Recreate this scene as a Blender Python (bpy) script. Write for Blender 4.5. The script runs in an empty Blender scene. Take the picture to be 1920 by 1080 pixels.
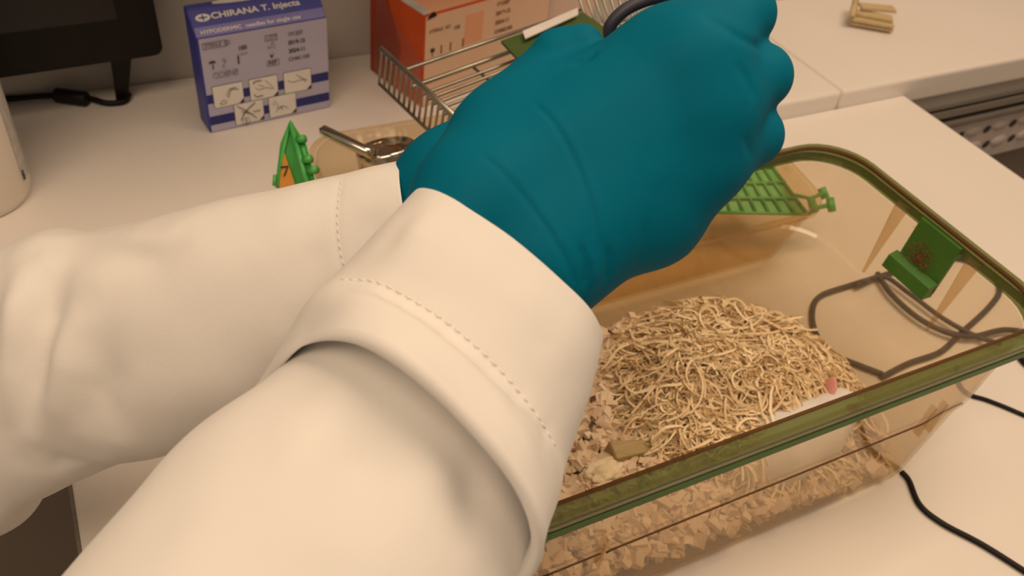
import bpy, bmesh, math, random
import numpy as np
from mathutils import Vector, Matrix
from mathutils.bvhtree import BVHTree

S = bpy.context.scene
COL = S.collection
rng = np.random.default_rng(7)
random.seed(7)

# ---------------------------------------------------------------- camera
FPX = 1653.0
CAM = np.array([0.0, 0.0, 0.6])
_y, _p, _r = [math.radians(v) for v in (31.349, 42.153, 7.891)]
FW = np.array([math.sin(_y)*math.cos(_p), math.cos(_y)*math.cos(_p), -math.sin(_p)])
_rt = np.array([math.cos(_y), -math.sin(_y), 0.0])
_up = np.cross(_rt, FW)
RT = math.cos(_r)*_rt + math.sin(_r)*_up
UP = -math.sin(_r)*_rt + math.cos(_r)*_up
cd = bpy.data.cameras.new('camera')
cam = bpy.data.objects.new('camera', cd)
COL.objects.link(cam)
cam.matrix_world = Matrix(((RT[0], UP[0], -FW[0], CAM[0]), (RT[1], UP[1], -FW[1], CAM[1]),
                           (RT[2], UP[2], -FW[2], CAM[2]), (0, 0, 0, 1)))
cd.sensor_width = 36.0
cd.lens = FPX/1920*36.0
cd.clip_start = 0.01
cd.dof.use_dof = True
cd.dof.focus_distance = 0.48
cd.dof.aperture_fstop = 13.0
S.camera = cam

# ---------------------------------------------------------------- world, lamps, exposure
S.view_settings.view_transform = 'Standard'
S.view_settings.look = 'None'
S.view_settings.exposure = 0.0
S.view_settings.gamma = 1.0
S.view_settings.use_curve_mapping = False
W = bpy.data.worlds.new('room_light')
S.world = W
W.use_nodes = True
W.node_tree.nodes['Background'].inputs[0].default_value = (1.0, 0.76, 0.54, 1)
W.node_tree.nodes['Background'].inputs[1].default_value = 0.27

def area(name, loc, target, sx, sy, power, color):
    l = bpy.data.lights.new(name, 'AREA')
    l.shape = 'RECTANGLE'
    l.size, l.size_y = sx, sy
    l.energy = power
    l.color = color
    o = bpy.data.objects.new(name, l)
    o.location = loc
    o.rotation_euler = (Vector(target)-Vector(loc)).to_track_quat('-Z', 'Y').to_euler()
    COL.objects.link(o)
    return o
area('ceiling_lamp', (0.95, 0.35, 1.93), (0.95, 0.35, 0), 1.5, 0.7, 23, (1.0, 0.735, 0.50))
area('ceiling_lamp', (-0.80, -0.40, 1.93), (-0.8, -0.4, 0), 1.5, 0.7, 20.5, (1.0, 0.735, 0.50))
try:
    S.cycles.transparent_max_bounces = 40
    S.cycles.max_bounces = 10
except Exception:
    pass

# ---------------------------------------------------------------- helpers
def ray(x, y):
    return RT*(x-960)/FPX - UP*(y-540)/FPX + FW
def PD(x, y, d):                      # point seen at pixel (x, y), at distance d along the view axis
    return CAM + ray(x, y)*d
def PZ(x, y, z):                      # point seen at pixel (x, y) on the level z
    r = ray(x, y)
    return CAM + r*((z-CAM[2])/r[2])
def lin(r, g, b):
    f = lambda c: c/12.92 if c <= 0.04045 else ((c+0.055)/1.055)**2.4
    return (f(r/255), f(g/255), f(b/255), 1)

MATS = {}
def mat(name, c1, c2=None, rough=0.5, scale=30.0, metal=0.0, bump=0.0, bscale=None, coat=0.0, sheen=0.0, stretch=None, island=False, spec=0.5):
    if name in MATS:
        return MATS[name]
    m = bpy.data.materials.new(name)
    m.use_nodes = True
    nt = m.node_tree
    b = nt.nodes['Principled BSDF']
    b.inputs['Roughness'].default_value = rough
    b.inputs['Metallic'].default_value = metal
    b.inputs['Specular IOR Level'].default_value = spec
    b.inputs['Coat Weight'].default_value = coat
    b.inputs['Sheen Weight'].default_value = sheen
    tc = nt.nodes.new('ShaderNodeTexCoord')
    mp = nt.nodes.new('ShaderNodeMapping')
    if stretch:
        mp.inputs['Scale'].default_value = stretch
    nt.links.new(tc.outputs['Object'], mp.inputs[0])
    no = nt.nodes.new('ShaderNodeTexNoise')
    no.inputs['Scale'].default_value = scale
    no.inputs['Detail'].default_value = 5
    nt.links.new(mp.outputs[0], no.inputs['Vector'])
    ra = nt.nodes.new('ShaderNodeValToRGB')
    ra.color_ramp.elements[0].position = 0.3
    ra.color_ramp.elements[1].position = 0.7
    ra.color_ramp.elements[0].color = c1
    ra.color_ramp.elements[1].color = c2 or c1
    if island:
        g = nt.nodes.new('ShaderNodeNewGeometry')
        mx = nt.nodes.new('ShaderNodeMath'); mx.operation = 'ADD'
        mu = nt.nodes.new('ShaderNodeMath'); mu.operation = 'MULTIPLY_ADD'
        mu.inputs[1].default_value = 0.8; mu.inputs[2].default_value = -0.4
        nt.links.new(g.outputs['Random Per Island'], mu.inputs[0])
        nt.links.new(no.outputs['Fac'], mx.inputs[0]); nt.links.new(mu.outputs[0], mx.inputs[1])
        nt.links.new(mx.outputs[0], ra.inputs[0])
    else:
        nt.links.new(no.outputs['Fac'], ra.inputs[0])
    nt.links.new(ra.outputs[0], b.inputs['Base Color'])
    if bump:
        n2 = nt.nodes.new('ShaderNodeTexNoise')
        n2.inputs['Scale'].default_value = bscale or scale*6
        n2.inputs['Detail'].default_value = 3
        nt.links.new(mp.outputs[0], n2.inputs['Vector'])
        bp = nt.nodes.new('ShaderNodeBump')
        bp.inputs['Strength'].default_value = bump
        bp.inputs['Distance'].default_value = 0.001
        nt.links.new(n2.outputs['Fac'], bp.inputs['Height'])
        nt.links.new(bp.outputs[0], b.inputs['Normal'])
    MATS[name] = m
    return m

def clear(name, tint, body=None, bodyfac=0.0, rough=0.05, ior=1.5, facing=None):
    """transparent plastic: tinted see-through + fresnel gloss (+ a little cloudy body)"""
    m = bpy.data.materials.new(name)
    m.use_nodes = True
    nt = m.node_tree
    nt.nodes.clear()
    out = nt.nodes.new('ShaderNodeOutputMaterial')
    tr = nt.nodes.new('ShaderNodeBsdfTransparent')
    tr.inputs[0].default_value = (*tint, 1)
    no = nt.nodes.new('ShaderNodeTexNoise'); no.inputs['Scale'].default_value = 25
    tc = nt.nodes.new('ShaderNodeTexCoord')
    nt.links.new(tc.outputs['Object'], no.inputs['Vector'])
    cur = tr.outputs[0]
    if body:
        d = nt.nodes.new('ShaderNodeBsdfDiffuse'); d.inputs[0].default_value = (*body, 1)
        t2 = nt.nodes.new('ShaderNodeBsdfTranslucent'); t2.inputs[0].default_value = (*body, 1)
        mm = nt.nodes.new('ShaderNodeMixShader'); mm.inputs[0].default_value = 0.5
        nt.links.new(d.outputs[0], mm.inputs[1]); nt.links.new(t2.outputs[0], mm.inputs[2])
        mx = nt.nodes.new('ShaderNodeMixShader')
        ml = nt.nodes.new('ShaderNodeMath'); ml.operation = 'MULTIPLY_ADD'
        ml.inputs[1].default_value = bodyfac*0.6; ml.inputs[2].default_value = bodyfac*0.7
        nt.links.new(no.outputs['Fac'], ml.inputs[0]); nt.links.new(ml.outputs[0], mx.inputs[0])
        nt.links.new(cur, mx.inputs[1]); nt.links.new(mm.outputs[0], mx.inputs[2])
        cur = mx.outputs[0]
    gl = nt.nodes.new('ShaderNodeBsdfGlossy'); gl.inputs['Roughness'].default_value = rough
    lw = nt.nodes.new('ShaderNodeLayerWeight'); lw.inputs[0].default_value = 0.5
    pw = nt.nodes.new('ShaderNodeMath'); pw.operation = 'POWER'; pw.inputs[1].default_value = 5
    fr = nt.nodes.new('ShaderNodeMath'); fr.operation = 'MULTIPLY_ADD'; fr.inputs[1].default_value = 0.75; fr.inputs[2].default_value = 0.035
    nt.links.new(lw.outputs['Facing'], pw.inputs[0]); nt.links.new(pw.outputs[0], fr.inputs[0])
    m2 = nt.nodes.new('ShaderNodeMixShader')
    nt.links.new(fr.outputs[0], m2.inputs[0]); nt.links.new(cur, m2.inputs[1]); nt.links.new(gl.outputs[0], m2.inputs[2])
    nt.links.new(m2.outputs[0], out.inputs[0])
    MATS[name] = m
    return m

def tag(o, label, cat, group=None, kind=None):
    if label: o['label'] = label
    if cat: o['category'] = cat
    if group: o['group'] = group
    if kind: o['kind'] = kind
    return o
def link(name, me, material, parent=None, smooth=False):
    o = bpy.data.objects.new(name, me)
    COL.objects.link(o)
    if material is not None and not me.materials:
        me.materials.append(material)
    if smooth:
        for p in me.polygons: p.use_smooth = True
    if parent is not None:
        o.parent = parent
        o.matrix_parent_inverse = PINV.get(parent.name, Matrix())
    return o
PINV = {}
def empty(name, loc, rot=(0, 0, 0)):
    o = bpy.data.objects.new(name, None)
    o.empty_display_size = 0.02
    COL.objects.link(o)
    o.location = loc
    o.rotation_euler = rot
    return o
def worldparent(o):                   # children of o keep world coordinates
    m = Matrix.LocRotScale(o.location, o.rotation_euler, o.scale)
    PINV[o.name] = m.inverted()
def mesh_py(name, v, f):
    me = bpy.data.meshes.new(name)
    me.from_pydata([tuple(map(float, p)) for p in v], [], [tuple(map(int, q)) for q in f])
    me.update()
    return me
def bm_mesh(name, bm):
    bmesh.ops.recalc_face_normals(bm, faces=bm.faces[:])
    me = bpy.data.meshes.new(name)
    bm.to_mesh(me); bm.free()
    return me
def box_mesh(name, x0, x1, y0, y1, z0, z1, bevel=0.0, seg=2):
    bm = bmesh.new()
    bmesh.ops.create_cube(bm, size=1)
    for v in bm.verts:
        v.co = Vector(((x0+x1)/2+v.co.x*(x1-x0), (y0+y1)/2+v.co.y*(y1-y0), (z0+z1)/2+v.co.z*(z1-z0)))
    if bevel:
        bmesh.ops.bevel(bm, geom=bm.edges[:], offset=bevel, segments=seg, affect='EDGES', profile=0.5)
    return bm_mesh(name, bm)
def box(name, x0, x1, y0, y1, z0, z1, m, parent=None, bevel=0.0, seg=2):
    return link(name, box_mesh(name, x0, x1, y0, y1, z0, z1, bevel, seg), m, parent)
def catmull(P, n):
    P = np.array(P, float)
    Q = np.vstack([2*P[0]-P[1], P, 2*P[-1]-P[-2]])
    out = []
    for i in range(len(P)-1):
        p0, p1, p2, p3 = Q[i], Q[i+1], Q[i+2], Q[i+3]
        for k in range(n):
            t = k/n
            out.append(0.5*((2*p1)+(-p0+p2)*t+(2*p0-5*p1+4*p2-p3)*t*t+(-p0+3*p1-3*p2+p3)*t**3))
    out.append(P[-1])
    return np.array(out)
def tube_geo(path, r, seg=8, flat=1.0, closed=False):
    path = np.array(path, float)
    n = len(path)
    rs = np.full(n, r) if np.isscalar(r) else np.array(r)
    V, Fc = [], []
    T = np.gradient(path, axis=0)
    T /= np.linalg.norm(T, axis=1)[:, None]+1e-12
    nrm = np.cross(T[0], [0.0, 0.0, 1.0])
    if np.linalg.norm(nrm) < 1e-3: nrm = np.cross(T[0], [0.0, 1.0, 0.0])
    nrm /= np.linalg.norm(nrm)
    for i in range(n):
        nrm = nrm - T[i]*(nrm@T[i]); nrm /= np.linalg.norm(nrm)
        b = np.cross(T[i], nrm)
        for k in range(seg):
            a = 2*math.pi*k/seg
            V.append(path[i]+rs[i]*(math.cos(a)*nrm+flat*math.sin(a)*b))
    for i in range(n-1):
        for k in range(seg):
            a, c = i*seg+k, i*seg+(k+1) % seg
            Fc.append((a, c, c+seg, a+seg))
    Fc.append(tuple(range(seg))[::-1]); Fc.append(tuple(range((n-1)*seg, n*seg)))
    return V, Fc
def tube(name, path, r, m, parent=None, seg=8, flat=1.0):
    v, f = tube_geo(path, r, seg, flat)
    return link(name, mesh_py(name, v, f), m, parent, smooth=True)
def lathe(name, prof, m, parent=None, seg=40, loc=(0, 0, 0), M=None):
    V, Fc = [], []
    for r, z in prof:
        for k in range(seg):
            a = 2*math.pi*k/seg
            p = Vector((r*math.cos(a), r*math.sin(a), z))
            if M is not None: p = M @ p
            V.append((p.x+loc[0], p.y+loc[1], p.z+loc[2]))
    n = len(prof)
    for i in range(n-1):
        for k in range(seg):
            a, c = i*seg+k, i*seg+(k+1) % seg
            Fc.append((a, c, c+seg, a+seg))
    Fc.append(tuple(range(seg))[::-1]); Fc.append(tuple(range((n-1)*seg, n*seg)))
    o = link(name, mesh_py(name, V, Fc), m, parent)
    for p in o.data.polygons: p.use_smooth = len(p.vertices) == 4
    return o
def rrect(hx, hy, r, n=8):
    """rounded rectangle outline, counter-clockwise"""
    out = []
    for cx, cy, a0 in ((hx-r, hy-r, 0), (-hx+r, hy-r, 90), (-hx+r, -hy+r, 180), (hx-r, -hy+r, 270)):
        for k in range(n+1):
            a = math.radians(a0+90*k/n)
            out.append((cx+r*math.cos(a), cy+r*math.sin(a)))
    return out
def loft(name, rings, m, parent=None, cap0=False, cap1=False, smooth=False):
    n = len(rings[0])
    V = [p for r in rings for p in r]
    Fc = []
    for i in range(len(rings)-1):
        for k in range(n):
            a, c = i*n+k, i*n+(k+1) % n
            Fc.append((a, c, c+n, a+n))
    if cap0: Fc.append(tuple(range(n))[::-1])
    if cap1: Fc.append(tuple(range((len(rings)-1)*n, len(rings)*n)))
    o = link(name, mesh_py(name, V, Fc), m, parent)
    if smooth:
        for p in o.data.polygons: p.use_smooth = len(p.vertices) == 4
    return o
def text(name, body, size, M, m, parent, ext=0.00015, align='LEFT', sx=1.0, bold=0.0):
    cu = bpy.data.curves.new(name, 'FONT')
    cu.body = body; cu.size = size; cu.extrude = ext; cu.align_x = align; cu.offset = bold
    t = bpy.data.objects.new(name+'_tmp', cu)
    COL.objects.link(t)
    dg = bpy.context.evaluated_depsgraph_get()
    me = bpy.data.meshes.new_from_object(t.evaluated_get(dg))
    bpy.data.objects.remove(t)
    me.name = name
    me.transform(Matrix.Diagonal((sx, 1, 1, 1)))
    me.transform(M)
    me.materials.clear()
    return link(name, me, m, parent)
def quad_prism(name, pts, th, m, parent=None, nrm=None):
    """solid from a polygon outline extruded along its normal by th"""
    P = [Vector(p) for p in pts]
    n = nrm or (P[1]-P[0]).cross(P[2]-P[0]).normalized()
    k = len(P)
    V = [p for p in P]+[p+n*th for p in P]
    Fc = [tuple(range(k))[::-1], tuple(range(k, 2*k))]+[(i, (i+1) % k, k+(i+1) % k, k+i) for i in range(k)]
    me = mesh_py(name, V, Fc)
    bm = bmesh.new(); bm.from_mesh(me); bmesh.ops.recalc_face_normals(bm, faces=bm.faces[:]); bm.to_mesh(me); bm.free()
    return link(name, me, m, parent)

# ---------------------------------------------------------------- materials
laminate = mat('white_laminate', (0.80, 0.755, 0.715, 1), (0.765, 0.72, 0.68, 1), 0.42, 4.0, bump=0.03, bscale=600)
wallpaint = mat('painted_wall', (0.56, 0.53, 0.50, 1), (0.50, 0.475, 0.45, 1), 0.85, 5.0, bump=0.15, bscale=300)
floor_m = mat('grey_linoleum', (0.40, 0.33, 0.28, 1), (0.36, 0.30, 0.25, 1), 0.6, 20)
alu = mat('aluminium_rail', (0.45, 0.42, 0.38, 1), (0.36, 0.34, 0.31, 1), 0.35, 12, metal=0.8, stretch=(1, 30, 30))
cabinet_m = mat('cabinet_grey', (0.40, 0.37, 0.34, 1), (0.36, 0.33, 0.30, 1), 0.5, 8)
cabinet_d = mat('cabinet_brown_grey', (0.20, 0.165, 0.14, 1), (0.18, 0.15, 0.125, 1), 0.6, 8)
darkgap = mat('dark_recess', (0.05, 0.04, 0.035, 1), (0.035, 0.03, 0.025, 1), 0.7, 8)
coat_m = mat('white_cotton', (0.785, 0.77, 0.75, 1), (0.735, 0.72, 0.70, 1), 0.85, 9, bump=0.12, bscale=1400, sheen=0.15)
thread_m = mat('white_thread', (0.86, 0.83, 0.78, 1), (0.78, 0.75, 0.70, 1), 0.8, 200)
nitrile = mat('teal_nitrile', (0.0008, 0.135, 0.225, 1), (0.001, 0.150, 0.245, 1), 0.60, 14, bump=0.06, bscale=900, spec=0.05)
amber = clear('amber_plastic', (0.965, 0.912, 0.81), (0.72, 0.56, 0.36), 0.085, 0.06)
amber2 = clear('amber_tray_plastic', (0.955, 0.885, 0.75), (0.62, 0.45, 0.25), 0.07, 0.08)
rimgreen = clear('rim_green_plastic', (0.60, 0.66, 0.42), (0.30, 0.33, 0.14), 0.35, 0.12)
rimdark = clear('rim_edge_green', (0.30, 0.50, 0.10), (0.085, 0.26, 0.012), 0.9, 0.35)
rimbrown = clear('rim_edge_brown', (0.55, 0.42, 0.25), (0.24, 0.13, 0.05), 0.6, 0.15)
ribmat = clear('rib_plastic', (0.93, 0.85, 0.71), (0.62, 0.48, 0.30), 0.12, 0.08)
rimpale = clear('rim_highlight_pale', (0.75, 0.70, 0.55), (0.62, 0.56, 0.40), 0.6, 0.2)  # pale colour for the highlight painted along the rim
green_p = mat('green_plastic', (0.045, 0.165, 0.022, 1), (0.06, 0.19, 0.028, 1), 0.4, 40)
green_b = mat('bright_green_plastic', (0.06, 0.40, 0.085, 1), (0.09, 0.46, 0.11, 1), 0.4, 40)
green_d = mat('dark_green_plastic', (0.055, 0.10, 0.022, 1), (0.07, 0.12, 0.028, 1), 0.4, 40)
steel = mat('steel_wire', (0.44, 0.41, 0.35, 1), (0.32, 0.30, 0.25, 1), 0.35, 60, metal=0.85)
chrome = mat('polished_steel', (0.62, 0.58, 0.53, 1), (0.55, 0.51, 0.46, 1), 0.12, 30, metal=1.0)
black = mat('black_plastic', (0.006, 0.004, 0.003, 1), (0.008, 0.006, 0.005, 1), 0.5, 50, spec=0.25)
screenm = mat('black_screen', (0.004, 0.003, 0.004, 1), (0.006, 0.005, 0.006, 1), 0.25, 5)
cablegrey = mat('slate_cable', (0.034, 0.037, 0.058, 1), (0.042, 0.045, 0.068, 1), 0.5, 60)
blue_d = mat('print_dark_blue', (0.05, 0.06, 0.36, 1), (0.045, 0.055, 0.32, 1), 0.45, 20)
blue_n = mat('print_navy', (0.012, 0.018, 0.17, 1), (0.014, 0.022, 0.19, 1), 0.45, 20)
blue_l = mat('print_lavender', (0.46, 0.45, 0.62, 1), (0.43, 0.42, 0.58, 1), 0.5, 20)
blue_m = mat('print_mid_blue', (0.22, 0.21, 0.54, 1), (0.20, 0.19, 0.50, 1), 0.5, 20)
white_p = mat('print_white', (0.78, 0.76, 0.74, 1), (0.72, 0.70, 0.68, 1), 0.5, 30)
ink = mat('print_ink', (0.03, 0.025, 0.03, 1), (0.05, 0.04, 0.05, 1), 0.6, 60)
inkgrey = mat('print_grey', (0.16, 0.145, 0.16, 1), (0.20, 0.18, 0.20, 1), 0.6, 60)
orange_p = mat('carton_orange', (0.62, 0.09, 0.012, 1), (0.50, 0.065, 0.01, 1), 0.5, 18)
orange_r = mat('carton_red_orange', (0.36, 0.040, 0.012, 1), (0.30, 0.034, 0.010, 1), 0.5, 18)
salmon = mat('carton_salmon', (0.78, 0.50, 0.36, 1), (0.72, 0.56, 0.42, 1), 0.6, 14)
peach = mat('carton_peach', (0.80, 0.36, 0.20, 1), (0.76, 0.42, 0.26, 1), 0.6, 10)
orange_c = mat('card_orange', (0.75, 0.33, 0.06, 1), (0.70, 0.30, 0.05, 1), 0.6, 20)
bottle_w = mat('white_bottle_plastic', (0.80, 0.74, 0.66, 1), (0.77, 0.71, 0.63, 1), 0.4, 12)
label_g = mat('label_grey', (0.42, 0.41, 0.40, 1), (0.60, 0.58, 0.55, 1), 0.6, 90)
shaving = mat('wood_wool', (0.74, 0.55, 0.315, 1), (0.92, 0.76, 0.49, 1), 0.7, 30, island=True)
chipm = mat('aspen_chips', (0.62, 0.46, 0.31, 1), (0.76, 0.61, 0.44, 1), 0.85, 60, bump=0.3, bscale=900, island=True)
crumb = mat('pale_crumb', (0.72, 0.58, 0.36, 1), (0.80, 0.70, 0.50, 1), 0.8, 120, bump=0.6, bscale=500)
woodblk = mat('olive_wood', (0.33, 0.24, 0.10, 1), (0.42, 0.31, 0.14, 1), 0.6, 60, stretch=(1, 8, 8))
fur = mat('white_fur', (0.80, 0.76, 0.73, 1), (0.74, 0.70, 0.67, 1), 0.9, 120, bump=0.5, bscale=1500)
skinpink = mat('pink_skin', (0.72, 0.34, 0.29, 1), (0.66, 0.29, 0.25, 1), 0.6, 80)
eye_r = mat('red_eye', (0.15, 0.005, 0.01, 1), (0.12, 0.005, 0.01, 1), 0.1, 80)
sticks = mat('pale_yellow_wood', (0.50, 0.38, 0.20, 1), (0.60, 0.47, 0.27, 1), 0.6, 40, stretch=(1, 10, 1))
fuzz_m = mat('brown_fuzz', (0.22, 0.085, 0.04, 1), (0.30, 0.13, 0.06, 1), 0.9, 200)
porous = mat('pale_pressed_metal', (0.60, 0.53, 0.50, 1), (0.50, 0.44, 0.42, 1), 0.5, 25)

# ---------------------------------------------------------------- setting
WT = 0.027                              # worktop level above the table
tag(box('floor', -3, 4, -3, 1.02, -0.79, -0.74, floor_m), None, None, kind='structure')
tag(box('wall_back', -3, 4, 1.02, 1.12, -0.74, 1.95, wallpaint), None, None, kind='structure')
for nm, x0, x1, lab in (('worktop', -1.6, 0.9445, 'white laminate worktop section carrying the blue carton and black screen'),
                        ('worktop', 0.9465, 2.6, 'white laminate worktop section carrying the small beige bundle')):
    tag(box(nm, x0, x1, 0.747, 1.02, WT-0.044, WT, laminate, bevel=0.006, seg=4), lab, 'worktop')
# cabinet front under the worktop
cb = empty('base_cabinet', (1.2, 0.9, -0.74)); worldparent(cb)
tag(cb, 'base cabinet with metal rails under the white worktop', 'cabinet')
box('apron', -1.6, 2.6, 0.752, 1.02, -0.042, WT-0.044, cabinet_m, cb)
box('trim_strip', -1.6, 2.6, 0.7505, 0.76, -0.046, -0.038, alu, cb, 0.001)
box('back_panel', -1.6, 2.6, 0.80, 1.02, -0.10, -0.042, darkgap, cb)
box('rail', -1.6, 2.6, 0.752, 0.775, -0.068, -0.052, alu, cb, 0.003)
box('rail', -1.6, 2.6, 0.752, 0.775, -0.088, -0.076, alu, cb, 0.003)
box('plinth', -1.6, 2.6, 0.79, 1.02, -0.74, -0.186, cabinet_d, cb)
pp = box('pressed_panel', -1.6, 2.6, 0.765, 1.02, -0.185, -0.10, porous, cb)
hm = bmesh.new(); bmesh.ops.create_uvsphere(hm, u_segments=12, v_segments=8, radius=1)
for v in hm.verts: v.co = Vector((v.co.x*0.010, v.co.y*0.002, v.co.z*0.008))
hm = bm_mesh('hole', hm); hm.materials.append(darkgap)
bmz = bmesh.new(); bmesh.ops.create_uvsphere(bmz, u_segments=12, v_segments=8, radius=1)
for v in bmz.verts: v.co = Vector((v.co.x*0.020, v.co.y*0.006, v.co.z*0.011))
bmz = bm_mesh('boss', bmz); bmz.materials.append(porous)
for p in bmz.polygons: p.use_smooth = True
for i in range(9):
    for j in range(2):
        o = link('hole', hm, None, cb); o.location = (0, 0, 0)
        o.matrix_parent_inverse = PINV[cb.name] @ Matrix.Translation((1.16+i*0.065+j*0.02, 0.7655, -0.122-j*0.034))
        o = link('boss', bmz, None, cb)
        o.matrix_parent_inverse = PINV[cb.name] @ Matrix.Translation((1.19+i*0.065+j*0.02, 0.766, -0.118-j*0.036))

wc = empty('shade_cupboard', (-0.35, 1.02, 0.56)); worldparent(wc)  # added out of view, keeps lamp light off the left worktop and wall
tag(wc, 'unseen pale grey cupboard added above the worktop to shade it', 'cupboard')
box('carcass', -1.5, 0.70, 0.74, 1.02, 0.56, 1.20, cabinet_m, wc, 0.003)
for i in range(4):
    box('door', -1.5+i*0.55+0.003, -1.5+(i+1)*0.55-0.003, 0.722, 0.74, 0.563, 1.197, cabinet_m, wc, 0.002)

# near table with legs
tb = empty('lab_table', (0.5, 0.45, -0.74)); worldparent(tb)
tag(tb, 'white laminate table standing against the worktop under the big cage', 'table')
box('table_top', -0.076, 1.074, 0.02, 0.7465, -0.025, 0.0, laminate, tb, 0.002, 2)
for x in (-0.04, 1.03):
    for y in (0.06, 0.70):
        box('leg', x-0.02, x+0.02, y-0.02, y+0.02, -0.74, -0.025, cabinet_m, tb, 0.002)
box('apron', -0.03, 1.03, 0.05, 0.07, -0.09, -0.025, cabinet_m, tb)
box('edge_band', -0.0785, -0.076, 0.02, 0.7465, -0.025, -0.001, alu, tb)

# ---------------------------------------------------------------- big cage
X0, X1, Y0, Y1, ZR = 0.130, 0.630, 0.216, 0.484, 0.180
CX, CY = (X0+X1)/2, (Y0+Y1)/2
HX, HY = (X1-X0)/2, (Y1-Y0)/2
def ring(ins, z, r, inx=None):
    return [(CX+x, CY+y, z) for x, y in rrect(HX-(ins if inx is None else inx), HY-ins, max(r, 0.004), 8)]
cage = empty('rodent_cage', (CX, CY, 0)); worldparent(cage)
tag(cage, 'large open amber plastic rodent cage with wood wool nest inside', 'cage')
outer = [ring(0.030, 0.000, 0.030, 0.062), ring(0.0185, 0.002, 0.040, 0.050), ring(0.0155, 0.010, 0.044, 0.044),
         ring(0.0135, 0.093, 0.046, 0.024), ring(0.0115, 0.095, 0.046, 0.021), ring(0.009, 0.166, 0.046, 0.011)]
inner = [ring(0.0105, 0.166, 0.045, 0.0125), ring(0.013, 0.0965, 0.045, 0.0225), ring(0.0155, 0.0945, 0.044, 0.0260),
         ring(0.0175, 0.012, 0.042, 0.046), ring(0.022, 0.004, 0.036, 0.053), ring(0.032, 0.0025, 0.028, 0.064)]
loft('wall_shell', outer, amber, cage, cap0=True, smooth=False)
loft('inner_shell', inner, amber, cage, cap1=True)
# flanged rim : inner lip, top bead, band, lower edge
loft('rim_band', [ring(0.009, 0.166, 0.046, 0.011), ring(0.0095, 0.178, 0.046, 0.0115), ring(0.008, 0.180, 0.046, 0.009),
                  ring(0.003, 0.180, 0.048, 0.003), ring(0.0005, 0.178, 0.05, 0.0005), ring(0.0, 0.1735, 0.05), ring(0.0012, 0.1732, 0.05),
                  ring(0.0012, 0.1715, 0.05), ring(0.0, 0.1712, 0.05), ring(0.0, 0.1685, 0.05), ring(0.006, 0.1685, 0.048), ring(0.009, 0.166, 0.046, 0.011)],
     rimgreen, cage)
loft('rim_lip', [ring(0.0104, 0.1788, 0.045, 0.0124), ring(0.0104, 0.1812, 0.045, 0.0124), ring(0.0085, 0.1816, 0.046, 0.0095), ring(0.0078, 0.1806, 0.046, 0.0088), ring(0.0104, 0.1788, 0.045, 0.0124)], rimbrown, cage)
loft('rim_edge', [ring(0.0008, 0.1686, 0.05), ring(-0.0006, 0.1682, 0.05), ring(-0.0006, 0.1622, 0.05), ring(0.0018, 0.1618, 0.05), ring(0.0022, 0.1686, 0.05), ring(0.0008, 0.1686, 0.05)], rimdark, cage)
loft('rim_highlight', [ring(0.0004, 0.1734, 0.05), ring(-0.0005, 0.1730, 0.05), ring(-0.0005, 0.1712, 0.05), ring(0.0004, 0.1708, 0.05), ring(0.0012, 0.172, 0.05), ring(0.0004, 0.1734, 0.05)], rimpale, cage)  # painted highlight: the rim's light line as a pale ring
# step line of the wall and its end lugs
yl = Y0+0.0118
tube('wall_ledge', [(X0+0.06, yl, 0.0936), (X0+0.1035, yl, 0.0936)], 0.0008, rimbrown, cage, 6)
tube('wall_ledge', [(X0+0.108, yl, 0.0915), (X0+0.112, yl, 0.0926), (X1-0.104, yl, 0.0930), (X1-0.098, yl, 0.0945), (X1-0.090, yl, 0.0985), (X1-0.084, yl, 0.0998), (X1-0.062, yl+0.0005, 0.1000)], 0.0008, rimbrown, cage, 6)
for lx in (X0+0.105, X1-0.098, X1-0.086):
    me = box_mesh('lug', -0.0012, 0.0012, -0.0022, 0.004, -0.016, 0.018, 0.0006)
    o = link('lug', me, ribmat, cage)
    o.matrix_parent_inverse = PINV[cage.name] @ Matrix.Translation((lx, Y0+0.0125, 0.092))
# pointed ribs on the end wall
def endx(z):                            # inner face of the right end wall
    return X1 - np.interp(z, [0.012, 0.0945, 0.0965, 0.166, 0.18], [0.046, 0.026, 0.0225, 0.0125, 0.0115])
for yy in (0.383, 0.303):
    zt, zb = 0.174, 0.098
    a = [(endx(zt), yy-0.006, zt), (endx(zt), yy+0.006, zt), (endx(zb), yy+0.001, zb), (endx(zb), yy-0.001, zb)]
    m_ = [(endx(zt)-0.009, yy-0.003, zt), (endx(zt)-0.009, yy+0.003, zt), (endx(zb)-0.002, yy+0.0008, zb), (endx(zb)-0.002, yy-0.0008, zb)]
    link('wall_rib', mesh_py('wall_rib', a+m_, [(0, 3, 2, 1), (4, 5, 6, 7), (0, 1, 5, 4), (1, 2, 6, 5), (2, 3, 7, 6), (3, 0, 4, 7)]), ribmat, cage)

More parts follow.
